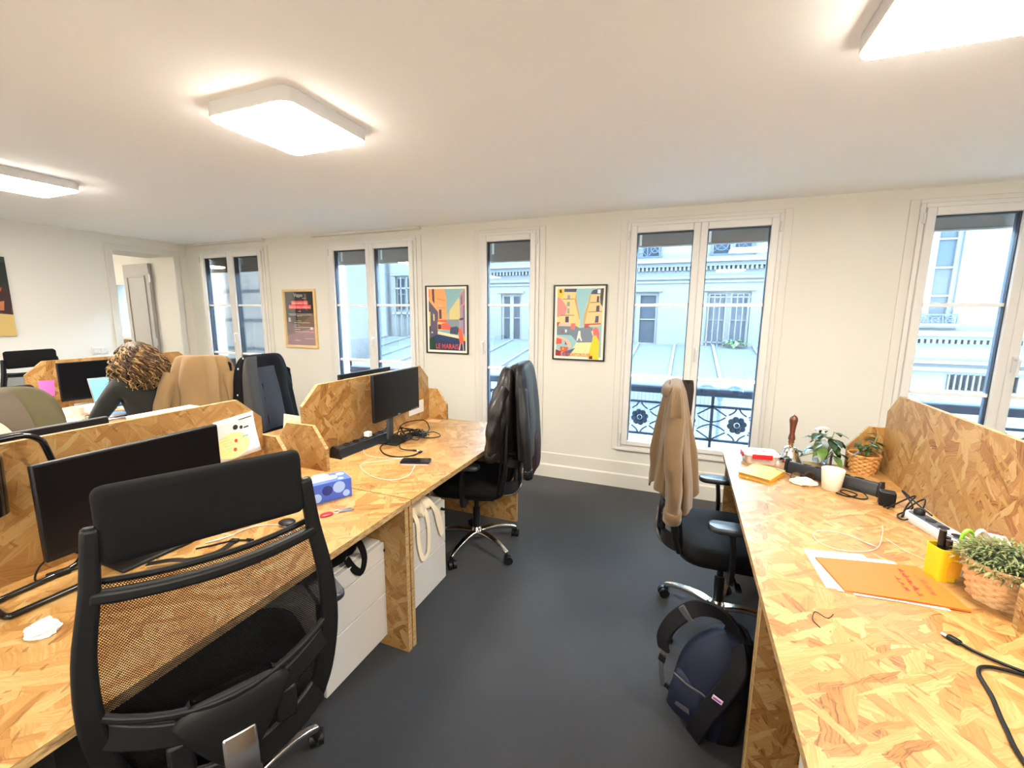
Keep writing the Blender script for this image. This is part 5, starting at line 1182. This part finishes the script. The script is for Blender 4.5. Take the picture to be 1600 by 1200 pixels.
wp = thing('open_document', 'white open document at the front edge of the woman\'s desk', 'paper', (-4.12, 1.80, DZ)); obj('page', MB().b(-.15, .15, -.12, .16, 0, .004), paper_m, wp); obj('page', MB().box((.02, .02, .007), (.28, .22, .003), (0, 0, .15)), paper_m, wp)
wc = thing('paper_cup', 'cream paper cup in front of the papers on the woman\'s desk', 'cup', (-4.16, 1.745, DZ+.0085)); obj('cup_wall', MB().lathe([(.03, 0), (.04, .095), (.038, .095), (.028, .004)], 20), mat('paper_cup', srgb(240, 225, 200), .6), wc, smooth=50)
pn_ = thing('pink_note', 'bright pink sticky sheet at the left end of the woman\'s partition', 'paper', (WP+.0105, 1.765, .95)); obj('sheet', MB().prism([(-.035, -.06), (.045, -.065), (.055, .06), (-.04, .065)], 0, .0015, 'yz'), mat('hot_pink_paper', srgb(250, 110, 190), .6), pn_)
lp = thing('laptop', 'open laptop with blue screen in front of the woman', 'laptop', (-4.10, 2.02, DZ), math.radians(-4))
obj('riser', MB().prism([(-.10, 0), (.11, 0), (.11, .01), (-.10, .075), (-.11, .07)], -.12, .12, 'xz'), black_pl, lp)
R_ = (0, .30, 0)
base = obj('keyboard_deck', MB().b(-.11, .11, -.155, .155, 0, .012), steel, lp, bevel=.003, loc=(.004, 0, .048), rot=R_)
for j in range(4): obj('key_row', MB().b(-.07+j*.022, -.054+j*.022, -.13, .13, .012, .0135), black_pl, base)
scn = obj('screen_lid', MB().b(-.006, 0, -.155, .155, 0, .215), steel, lp, bevel=.002, loc=(-.10, 0, .09), rot=(0, -.33, 0))
obj('display', MB().b(.0001, .0012, -.147, .147, .012, .207), mat('lit_blue_screen', (.05, .25, .45), .3, emit=(.10, .42, .80), estr=1.4), scn); obj('dark_bar', MB().b(.0013, .0018, -.147, .147, .012, .03), ink, scn)
# photograph on the left wall
pw = thing('photo_print', 'large landscape photo print on the left wall', 'picture', (XL+.001, 1.66, 1.68)); obj('board', MB().b(0, .02, -.53, .53, -.375, .375), mat('print_edge', (.1, .09, .08), .6), pw)
def flat(nm, parent, polys, x0=.0201, axis='yz', step=.00025):
    for k, (c, pl, *r) in enumerate(polys): obj(nm, MB().prism(pl, x0+step*k, x0+step*(k+1)+.0001, axis), mat('print_%d_%d_%d' % c, srgb(*c), .6), parent)
flat('printed_area', pw, [((46, 60, 44), [(-.53, -.1), (.53, -.1), (.53, .375), (-.53, .375)]), ((205, 175, 110), [(-.53, -.375), (.53, -.375), (.53, -.17), (.2, -.14), (-.53, -.2)]), ((30, 36, 30), [(.30, .05), (.53, .0), (.53, .33), (.36, .28)]),
    ((58, 30, 30), [(.40, -.14), (.52, -.17), (.53, .06), (.45, .10), (.38, .02)]), ((170, 70, 60), [(.41, .03), (.47, .05), (.48, .085), (.42, .09)]), ((205, 195, 185), [(.30, -.10), (.36, -.08), (.37, .13), (.31, .14)]), ((60, 80, 125), [(.33, -.16), (.41, -.15), (.40, -.06), (.34, -.06)]), ((190, 110, 70), [(.44, -.13), (.47, -.13), (.48, -.04), (.44, -.05)]), ((225, 190, 160), [(.31, .14), (.355, .13), (.36, .19), (.315, .19)])])

# ================================================================== framed posters on the window wall (local x right, z up, looking along -y)
def poster(label, cx, cz, w, h, fm, fw, margin, polys, bgc, texts=()):
    t = thing('framed_poster', label, 'poster', (cx, W, cz), 0, 'framed posters on the window wall')
    for a in ((-w/2, w/2, h/2-fw, h/2), (-w/2, w/2, -h/2, -h/2+fw), (-w/2, -w/2+fw, -h/2+fw, h/2-fw), (w/2-fw, w/2, -h/2+fw, h/2-fw)): obj('frame_bar', MB().b(a[0], a[1], -.024, 0, a[2], a[3]), fm, t, bevel=.002)
    obj('backing', MB().b(-w/2+fw, w/2-fw, -.010, 0, -h/2+fw, h/2-fw), mat('poster_paper', srgb(250, 244, 230), .6), t)
    iw, ih = w-2*fw-2*margin, h-2*fw-2*margin
    def S(pl): return [((u-.5)*iw, (v-.5)*ih) for u, v in pl]
    allp = [(bgc, [(0, 0), (1, 0), (1, 1), (0, 1)])]+polys
    for k, (c, pl) in enumerate(allp):
        y = -.0101-.00010*k; multi = isinstance(pl[0][0], tuple); g = MB()
        for q_ in (pl if multi else [pl]): g.prism(S(q_), y-.0002, y, 'xz')
        o_ = obj('printed_lettering' if multi else 'printed_shape', g, mat('print_%d_%d_%d' % c, srgb(*c), .55), t)
        if multi: o_['kind'] = 'stuff'
    ye = -.0101-.00010*len(allp)-.0004
    for (s, u, v, sz_, c, sx) in texts: text(s, sz_, mat('print_%d_%d_%d' % c, srgb(*c), .55), t, ((u-.5)*iw, ye, (v-.5)*ih), (PI/2, 0, 0), sx=sx, extrude=.0001, bold=.0008)
    obj('glazing', MB().b(-w/2+fw, w/2-fw, -.018, -.0165, -h/2+fw, h/2-fw), PGLASS, t)
    return t
def Q(x0, y0, x1, y1, W_, H_): return [(x0/W_, 1-y1/H_), (x1/W_, 1-y1/H_), (x1/W_, 1-y0/H_), (x0/W_, 1-y0/H_)]
def G(pts, W_=580., H_=965., ox=105, oy=120): return [((x-ox)/W_, 1-(y-oy)/H_) for x, y in pts]
blackf = mat('black_frame_lacquer', (.012, .011, .010), .35); oakf = mat('pale_oak', srgb(225, 190, 130), .5, var=.15, vscale=40)
mar = [((250, 168, 105), G([(105, 120), (360, 120), (392, 250), (392, 640), (250, 660), (105, 420)])), ((95, 55, 60), G([(160, 120), (195, 120), (200, 350), (165, 300)])), ((240, 130, 70), G([(105, 120), (125, 120), (125, 240), (105, 250)])), ((215, 120, 70), G([(240, 265), (385, 300), (385, 310), (240, 276)])), ((215, 120, 70), G([(245, 405), (385, 412), (385, 420), (245, 415)])),
       ((92, 82, 104), G([(105, 300), (255, 480), (250, 825), (105, 905)])), ((60, 55, 75), G([(105, 440), (130, 460), (130, 790), (105, 800)])), ((250, 215, 130), G([(107, 470), (128, 480), (128, 700), (107, 710)])), ((245, 215, 160), G([(175, 505), (195, 520), (195, 620), (178, 620)])),
       ((70, 60, 85), G([(270, 440), (310, 440), (312, 585), (275, 590)])), ((200, 195, 190), G([(268, 370), (318, 370), (318, 400), (268, 400)])), ((228, 95, 58), G([(243, 610), (392, 600), (400, 645), (243, 632)])), ((250, 195, 120), G([(243, 640), (392, 645), (392, 760), (243, 770)])), ((110, 55, 60), G([(250, 675), (305, 675), (305, 750), (250, 755)])),
       ((218, 202, 140), G([(440, 450), (600, 240), (605, 620), (440, 640)])), ((190, 180, 150), G([(400, 520), (440, 480), (440, 640), (400, 640)])), ((136, 146, 158), G([(400, 600), (590, 590), (590, 740), (400, 750)])), ((232, 100, 78), G([(310, 665), (390, 645), (455, 700), (455, 765), (310, 755)])), ((60, 70, 105), G([(450, 720), (560, 700), (570, 830), (440, 820)])),
       ((172, 142, 165), G([(605, 210), (685, 125), (685, 835), (605, 780)])), ((245, 150, 105), G([(605, 205), (685, 115), (685, 135), (605, 225)])), ((245, 150, 105), G([(610, 395), (685, 320), (685, 335), (610, 410)])), ((110, 95, 130), G([(625, 240), (640, 225), (640, 360), (625, 370)])), ((110, 95, 130), G([(655, 380), (672, 370), (672, 820), (655, 810)])), ((80, 75, 80), G([(590, 580), (655, 560), (655, 600), (600, 610)])),
       ((34, 56, 98), G([(105, 905), (250, 825), (600, 890), (685, 860), (685, 1085), (105, 1085)])), ((245, 225, 185), G([(245, 785), (595, 850), (595, 895), (245, 832)])), ((24, 62, 48), G([(105, 900), (160, 880), (215, 940), (235, 1085), (105, 1085)])), ((230, 228, 220), G([(145, 795), (165, 795), (165, 818), (145, 818)])),
       ((240, 96, 72), G([(572, 745), (590, 725), (630, 745), (648, 850), (662, 972), (600, 975), (580, 850)])), ((250, 200, 165), G([(600, 970), (612, 970), (600, 1070), (578, 1078)])), ((250, 200, 165), G([(640, 970), (652, 970), (662, 1080), (650, 1082)])), ((250, 190, 60), G([(650, 860), (685, 850), (685, 930), (655, 925)])), ((60, 35, 30), G([(565, 725), (582, 720), (580, 800), (568, 800)]))]
poster('framed street illustration poster lettered LE MARAIS between two windows', -2.24, 1.49, .485, .68, blackf, .012, .022, mar, (140, 184, 190), [('LE MARAIS', .50, .06, .070, (225, 75, 70), .8)])
def G2(pts): return G(pts, 650., 910., 115, 140)
mon = [((242, 205, 140), G2([(115, 190), (385, 180), (400, 320), (455, 540), (455, 680), (115, 680)])), ((70, 75, 100), G2([(215, 140), (395, 140), (385, 185), (215, 180)])), ((240, 200, 50), G2([(115, 140), (215, 140), (205, 230), (150, 265), (115, 260)])), ((60, 50, 30), G2([(145, 150), (175, 150), (180, 195), (145, 190)])), ((205, 160, 95), G2([(385, 190), (400, 320), (455, 540), (440, 545), (370, 300)])), ((228, 140, 135), G2([(115, 250), (165, 265), (265, 390), (240, 480), (115, 520)])),
       ((150, 160, 170), G2([(262, 225), (300, 222), (300, 272), (262, 275)])), ((150, 160, 170), G2([(258, 315), (300, 312), (300, 370), (258, 372)])), ((150, 160, 170), G2([(265, 405), (298, 402), (298, 470), (265, 470)])), ((80, 60, 100), G2([(240, 510), (290, 508), (290, 588), (240, 590)])), ((90, 60, 50), G2([(170, 492), (370, 488), (370, 496), (170, 500)])), ((90, 60, 50), G2([(190, 275), (370, 272), (370, 279), (190, 282)])),
       ((240, 200, 140), G2([(585, 215), (765, 190), (760, 600), (500, 640), (510, 480)])), ((60, 70, 110), G2([(590, 215), (620, 165), (700, 145), (770, 150), (765, 215)])), ((50, 65, 60), G2([(740, 140), (775, 140), (765, 380), (735, 340), (725, 250)])), ((205, 165, 105), G2([(585, 215), (560, 330), (510, 480), (500, 640), (525, 600), (600, 240)])),
       ((75, 70, 105), G2([(685, 240), (712, 240), (712, 315), (680, 315)])), ((75, 70, 105), G2([(680, 365), (722, 362), (722, 440), (675, 440)])), ((75, 70, 105), G2([(675, 500), (718, 498), (715, 585), (665, 588)])), ((230, 232, 240), G2([(688, 155), (730, 155), (730, 205), (688, 205)])), ((95, 80, 80), G2([(590, 322), (760, 312), (760, 320), (590, 330)])), ((95, 80, 80), G2([(570, 442), (760, 436), (760, 444), (570, 450)])),
       ((190, 50, 45), G2([(520, 605), (750, 592), (748, 608), (590, 620), (520, 690)])), ((245, 210, 150), G2([(590, 620), (745, 608), (745, 632), (590, 640)])), ((150, 60, 60), G2([(510, 650), (600, 640), (600, 740), (530, 720)])), ((118, 130, 148), G2([(120, 640), (330, 600), (450, 660), (640, 650), (640, 850), (440, 870), (330, 760), (120, 760)])), ((235, 120, 105), G2([(330, 600), (390, 600), (380, 690), (320, 680)])), ((190, 50, 55), G2([(118, 590), (165, 585), (155, 640), (118, 640)])), ((245, 195, 175), G2([(150, 600), (330, 592), (320, 640), (140, 640)])),
       ((240, 225, 165), G2([(410, 860), (640, 850), (640, 1050), (330, 1050), (330, 1000)])), ((236, 92, 70), G2([(118, 780), (200, 790), (195, 880), (110, 890)])), ((175, 45, 50), G2([(245, 830), (310, 850), (310, 900), (245, 890)])), ((240, 85, 60), G2([(170, 920), (290, 925), (290, 990), (180, 990)])), ((250, 190, 60), G2([(205, 935), (230, 935), (230, 965), (205, 965)])), ((165, 40, 50), G2([(108, 960), (190, 985), (190, 1050), (105, 1045)])), ((88, 100, 125), G2([(210, 1000), (400, 930), (300, 1050), (210, 1050)])), ((245, 190, 165), G2([(120, 770), (245, 800), (330, 860), (340, 930), (300, 930), (240, 830), (120, 800)])), ((200, 80, 60), G2([(200, 690), (215, 690), (215, 725), (190, 725)])), ((250, 245, 220), G2([(240, 685), (270, 685), (265, 725), (245, 725)])),
       ((250, 245, 225), G2([(440, 700), (465, 700), (470, 770), (495, 835), (480, 838), (450, 790), (425, 835), (412, 830)])), ((240, 205, 45), G2([(655, 760), (720, 775), (740, 850), (735, 1085), (580, 1070), (620, 900)])), ((238, 110, 100), G2([(640, 680), (675, 645), (715, 660), (735, 720), (738, 830), (715, 800), (690, 750), (650, 760)])), ((250, 210, 180), G2([(620, 700), (645, 690), (655, 760), (635, 750)])), ((60, 50, 50), G2([(602, 1035), (645, 1030), (650, 1075), (600, 1075)]))]
poster('framed cafe street poster with a figure in yellow beside the double window', -.888, 1.478, .478, .672, blackf, .012, .022, mon, (150, 200, 208), [('RUE MONTORGUEIL', .44, .025, .040, (235, 110, 80), .78)])
vis = [((104, 72, 84), [(0, .45), (.4, .35), (1, .62), (1, 0), (0, 0)]), ((150, 108, 120), [(0, 0), (1, 0), (1, .35), (0, .18)]), ((255, 96, 100), [(.22, .762), (.80, .762), (.80, .832), (.22, .832)]), ((255, 96, 100), [(.12, .686), (.90, .686), (.90, .756), (.12, .756)]), ((200, 190, 190), [(.10, .585), (.92, .585), (.92, .594), (.10, .594)]), ((200, 190, 190), [(.12, .565), (.90, .565), (.90, .573), (.12, .573)]), ((160, 130, 140), [(.20, .22), (.82, .22), (.82, .225), (.20, .225)]), ((160, 130, 140), [(.20, .22), (.205, .22), (.205, .49), (.20, .49)])]
for k in range(5): vis.append(((205, 190, 190), [(.27, .42-.042*k), (.27+(.55 if k % 2 == 0 else .2), .42-.042*k), (.27+(.55 if k % 2 == 0 else .2), .432-.042*k), (.27, .432-.042*k)]))
rw_ = random.Random(2)
for v0, u0, u1 in ((.780, .25, .77), (.704, .15, .87), (.635, .44, .56), (.895, .45, .55), (.875, .62, .78), (.545, .40, .60), (.455, .36, .56)):
    u = u0; ws_ = []; big = .69 < v0 < .8
    while u < u1-.02:
        l = rw_.uniform(.014, .022); hgt = .018 if big else .009
        ws_.append([(u, v0), (min(u+l, u1), v0), (min(u+l, u1), v0+hgt*rw_.uniform(.8, 1.4)), (u, v0+hgt)]); u += l+rw_.choice((.010, .010, .030))
    vis.append(((255, 225, 222), ws_))
vis += [((235, 225, 225), [(.83, .30), (.93, .30), (.93, .345), (.83, .345)]), ((225, 120, 120), [(.84, .24), (.95, .24), (.95, .27), (.84, .27)]), ((205, 190, 195), [(.08, .44), (.16, .44), (.16, .52), (.08, .52)]), ((200, 190, 195), [(.27, .085), (.45, .085), (.45, .10), (.27, .10)]), ((200, 190, 195), [(.62, .125), (.93, .125), (.93, .135), (.62, .135)])]
poster('wood framed dark poster with red headline bars between the left windows', -4.205, 1.48, .50, .68, oakf, .026, .004, vis, (42, 34, 42), [('Vision', .48, .935, .055, (225, 215, 220), 1.)])
# ================================================================== woman at the laptop (local front = +y)
def skin_mesh(name, nodes, edges, m, parent, sub=2, root=0):
    """nodes: (x, y, z, rx, ry)"""
    me = bpy.data.meshes.new(name); me.from_pydata([n[:3] for n in nodes], edges, []); me.materials.append(m)
    o = bpy.data.objects.new(name, me); COL.objects.link(o)
    if parent is not None: o.parent = parent
    sk = o.modifiers.new('skin', 'SKIN'); sk.use_smooth_shade = True
    if not me.skin_vertices: me.skin_vertices.new()
    for i, n in enumerate(nodes):
        d = me.skin_vertices[0].data[i]; d.radius = (n[3], n[4]); d.use_root = (i == root)
    sb = o.modifiers.new('sub', 'SUBSURF'); sb.levels = sub; sb.render_levels = sub
    return o
skin_m = mat('skin', (.62, .36, .25), .5, var=.06, vscale=30)
knit = mat('dark_olive_knit', (.009, .009, .006), .9, bump=.3, bscale=400, sheen=.2); jean = mat('dark_denim', (.02, .03, .055), .85, bump=.2, bscale=600); shoe = mat('dark_shoe', (.02, .018, .016), .6)
pr_ = thing('person', 'woman with curly blond hair in dark olive sweater working at a laptop, seen from behind', 'person', (-3.52, 1.84, 0), PI/2)
J = dict(pel=(0, -.05, .60), sp1=(0, -.075, .74), sp2=(0, -.065, .88), che=(0, -.045, 1.0), nk0=(0, -.02, 1.085), nk1=(0, .015, 1.135), hd0=(0, .035, 1.19), hd1=(0, .035, 1.255), hd2=(0, .025, 1.31),
         nose=(0, .135, 1.215), chin=(0, .095, 1.155))
for s, n in ((-1, 'L'), (1, 'R')):
    J['sh'+n] = (s*.155, -.03, 1.05); J['el'+n] = (s*.235, .085, .845); J['wr'+n] = (s*.115, .36, .81); J['pa'+n] = (s*.095, .43, .815)
    J['hi'+n] = (s*.085, .0, .575); J['kn'+n] = (s*.11, .40, .565); J['an'+n] = (s*.11, .36, .10); J['to'+n] = (s*.12, .50, .045)
rad = dict(pel=(.13, .10), sp1=(.115, .085), sp2=(.125, .088), che=(.138, .088), nk0=(.06, .055), nk1=(.045, .045), hd0=(.068, .075), hd1=(.076, .09), hd2=(.058, .068), nose=(.012, .012), chin=(.03, .03))
for n in 'LR':
    rad.update({'sh'+n: (.056, .056), 'el'+n: (.034, .034), 'wr'+n: (.022, .018), 'pa'+n: (.034, .014), 'hi'+n: (.08, .08), 'kn'+n: (.058, .058), 'an'+n: (.036, .036), 'to'+n: (.036, .025)})
names = list(J); ix = {k: i for i, k in enumerate(names)}
E_ = [('pel', 'sp1'), ('sp1', 'sp2'), ('sp2', 'che'), ('che', 'nk0'), ('nk0', 'nk1'), ('nk1', 'hd0'), ('hd0', 'hd1'), ('hd1', 'hd2'), ('hd0', 'nose'), ('hd0', 'chin')]
for n in 'LR': E_ += [('che', 'sh'+n), ('sh'+n, 'el'+n), ('el'+n, 'wr'+n), ('wr'+n, 'pa'+n), ('pel', 'hi'+n), ('hi'+n, 'kn'+n), ('kn'+n, 'an'+n), ('an'+n, 'to'+n)]
cov = set(names)-{'nk1', 'hd0', 'hd1', 'hd2', 'nose', 'chin', 'wrL', 'wrR', 'paL', 'paR', 'toL', 'toR'}
nodes = [(*J[k], *[r_*(.80 if k in cov else 1) for r_ in rad[k]]) for k in names]; edges = [(ix[a], ix[b]) for a, b in E_]
# fingers and thumbs are part of the body
for s, n in ((-1, 'L'), (1, 'R')):
    px, py, pz = J['pa'+n]; p0 = ix['pa'+n]
    for k, (dx, ln) in enumerate(((-.026, .062), (-.009, .072), (.009, .068), (.026, .052))):
        i = len(nodes); nodes += [(px+dx, py+.035, pz+.008, .009, .009), (px+dx*1.1, py+.035+ln*.55, pz+.004, .0082, .0082), (px+dx*1.1, py+.035+ln, pz-.016, .007, .007)]; edges += [(p0, i), (i, i+1), (i+1, i+2)]
    i = len(nodes); nodes += [(px-s*.036, py+.005, pz-.004, .011, .011), (px-s*.052, py+.035, pz-.010, .009, .009), (px-s*.05, py+.058, pz-.016, .008, .008)]; edges += [(ix['wr'+n], i), (i, i+1), (i+1, i+2)]
body = skin_mesh('body', nodes, edges, skin_m, pr_)
def sub_skin(nm, keys, grow, m, extra=()):
    ks = [k for k in keys]; ii = {k: i for i, k in enumerate(ks)}
    nd = [(*J[k], rad[k][0]+grow, rad[k][1]+grow) for k in ks]; ed = [(ii[a], ii[b]) for a, b in E_ if a in ii and b in ii]
    return skin_mesh(nm, nd, ed, m, pr_)
rad2 = dict(rad)
sub_skin('sweater', ['pel', 'sp1', 'sp2', 'che', 'nk0', 'shL', 'elL', 'wrL', 'shR', 'elR', 'wrR'], .017, knit)
sub_skin('trousers', ['pel', 'hiL', 'knL', 'anL', 'hiR', 'knR', 'anR'], .010, jean)
for n in 'LR':
    x, y, z = J['to'+n]; ax, ay, az = J['an'+n]
    obj('shoe', MB().loft([[(x+a*w, ay+.05+b*d, z_) for a, b in rrect(1, 1, .35, 4)] for z_, w, d in ((0, .085, .25), (.02, .09, .255), (.05, .085, .23), (.085, .08, .13), (.11, .085, .11))]), shoe, pr_, smooth=60)
for s in (-1, 1):
    obj('eye', MB().ball((s*.03, .110, 1.235), .012, 10, 8), paper_m, pr_, smooth=True); obj('iris', MB().ball((s*.03, .1185, 1.235), .006, 8, 6), ink, pr_, smooth=True)
    obj('ear', MB().ball((s*.078, .03, 1.225), .022, 10, 8, sc=(.35, .7, 1.2)), skin_m, pr_, smooth=True)
obj('mouth', MB().ball((0, .112, 1.172), .02, 10, 6, sc=(1, .35, .3)), mat('lips', (.45, .14, .12), .5), pr_, smooth=True)
# curly shoulder-length hair
h_d = mat('brown_hair', (.035, .016, .006), .6); h_m = mat('dark_blond_hair', (.11, .052, .017), .55); h_l = mat('golden_hair', (.36, .21, .07), .5)
rnd = random.Random(77); hr = MB()
C0 = Vector((0, .02, 1.245))
hr.ball(C0+Vector((0, -.012, 0)), .1, 20, 14, mi=0, sc=(1.0, 1.0, 1.0))
for i in range(760):
    a = rnd.uniform(PI*.98, PI*2.02) if rnd.random() < .8 else rnd.uniform(0, 2*PI)
    e = rnd.uniform(-.1, 1.45)
    if math.sin(a) > .25 and e < .75: e = rnd.uniform(.75, 1.45)
    dv = Vector((math.cos(a)*math.cos(e), math.sin(a)*math.cos(e), math.sin(e))); p = C0+Vector((dv.x*.095, dv.y*.105, dv.z*.098))
    ln = rnd.uniform(.19, .30)*(.75+.35*max(0, math.sin(e))); out = Vector((dv.x, dv.y, 0)); out = out.normalized() if out.length > .01 else Vector((0, -1, 0))
    n_ = 16; R0 = rnd.uniform(.006, .014); w = rnd.uniform(2.2, 4.2); ph_ = rnd.uniform(0, 6.28); pts = []; rs = []
    side = out.cross(Vector((0, 0, 1))).normalized()
    for j in range(n_+1):
        t = j/n_; drop = ln*(t**1.25); fan = .055*math.sin(min(1, t*1.4)*PI*.62)+.012*t
        lift = dv.z*.03*math.sin(t*PI)*.8
        c = p+out*(fan*(.7+.5*(1-max(0, dv.z))))-Vector((0, 0, drop-lift)); q = 2*PI*w*t+ph_; A = R0*min(1, t*4)
        sw = noise.noise(Vector((i*.7, t*2.5, 3)))*.03*t; sw2 = noise.noise(Vector((i*.7, t*2.5, 9)))*.03*t
        pts.append(c+side*(math.cos(q)*A*1.3+sw)+out*(math.sin(q)*A+sw2)); rs.append(.0036*(1-.6*t)+.0010)
    mi = 2 if rnd.random() < .26 else (1 if rnd.random() < .55 else 0); hr.tube(pts, rs, 5, True, mi)
o = obj('hair', hr, [h_d, h_m, h_l], pr_, smooth=80); o['kind'] = 'stuff'

# ================================================================== backpack leaning on the right desk panel
navy = mat('navy_nylon', (.006, .009, .024), .65, spec=.25, bump=.3, bscale=500); navy_d = mat('black_nylon', (.004, .004, .0055), .75, spec=.2, bump=.3, bscale=500); web = mat('grey_webbing', (.04, .04, .046), .7)
bp = thing('backpack', 'navy backpack with black shoulder straps slumped on the floor against the right desk', 'backpack', (.165, 1.645, 0), math.radians(-28), rot=(math.radians(-4), math.radians(8), math.radians(-30)))
prof = [(.005, .105, .075, 0, 0), (.03, .125, .095, 0, -.005), (.12, .135, .115, 0, -.01), (.24, .128, .110, 0, -.005), (.33, .105, .088, .01, .0), (.385, .07, .055, .02, .005), (.40, .03, .03, .02, .005)]
rg_ = drape_rings(interp(prof, 18), 71, .05, 5, hemvar=0, n=40); obj('main_body', MB().loft(rg_), navy, bp, smooth=80, sub=1)
obj('front_pocket', MB().loft([[(-.035+a*w, -.055+b*d-.035, z) for a, b in rrect(1, 1, .35, 5)] for z, w, d in ((.03, .12, .05), (.045, .15, .075), (.12, .155, .085), (.19, .14, .07), (.205, .11, .04))]), navy, bp, smooth=70)
obj('pocket_trim', MB().tube(smooth_path([(-.10, -.128, .19), (-.04, -.142, .20), (.03, -.128, .195), (.035, -.13, .12), (.03, -.125, .04)], 5), .004, 6), web, bp)
obj('shoulder_strap', MB().strip(smooth_path([(.05, -.04, .40), (.085, -.095, .36), (.075, -.13, .27), (.05, -.142, .17), (.03, -.14, .07), (.02, -.12, .012)], 6), .062, .014, up=(.1, 1, 0)), navy_d, bp, bevel=.004)
obj('shoulder_strap', MB().strip(smooth_path([(.04, .0, .40), (-.03, -.02, .455), (-.11, -.05, .44), (-.165, -.085, .36), (-.185, -.10, .27), (-.17, -.10, .22)], 6), .06, .014, up=(.3, 1, .2)), navy_d, bp, bevel=.004)
obj('strap_patch', MB().box((.068, -.152, .245), (.034, .003, .018), (.15, .12, .25)), mat('pink_white_patch', srgb(235, 200, 225), .6), bp); obj('patch_print', MB().box((.068, -.1535, .245), (.026, .003, .006), (.15, .12, .25)), mat('purple_print', srgb(120, 60, 140), .6), bp)
obj('strap_band', MB().box((-.135, -.075, .405), (.06, .018, .02), (0, .6, .2)), web, bp); obj('webbing', MB().strip(smooth_path([(-.17, -.10, .22), (-.16, -.11, .16), (-.135, -.105, .08)], 4), .02, .003, up=(0, 1, 0)), web, bp)
obj('buckle', MB().box((-.165, -.108, .19), (.028, .008, .03)), black_pl, bp, bevel=.002); obj('compression_strap', MB().strip(smooth_path([(-.12, -.10, .10), (-.08, -.125, .085), (-.01, -.135, .10)], 4), .018, .003, up=(0, 1, 0)), web, bp); obj('side_buckle', MB().box((-.115, -.108, .10), (.03, .008, .022), (0, .3, .2)), black_pl, bp, bevel=.002)
obj('grab_handle', MB().strip(smooth_path([(-.01, .0, .395), (.0, .0, .43), (.04, .0, .44), (.07, .0, .40)], 5), .022, .008, up=(0, 1, 0)), navy_d, bp); obj('mesh_pocket', patch(rg_, 34, 39, 3, 9, .006, 0), navy_d, bp, smooth=80)
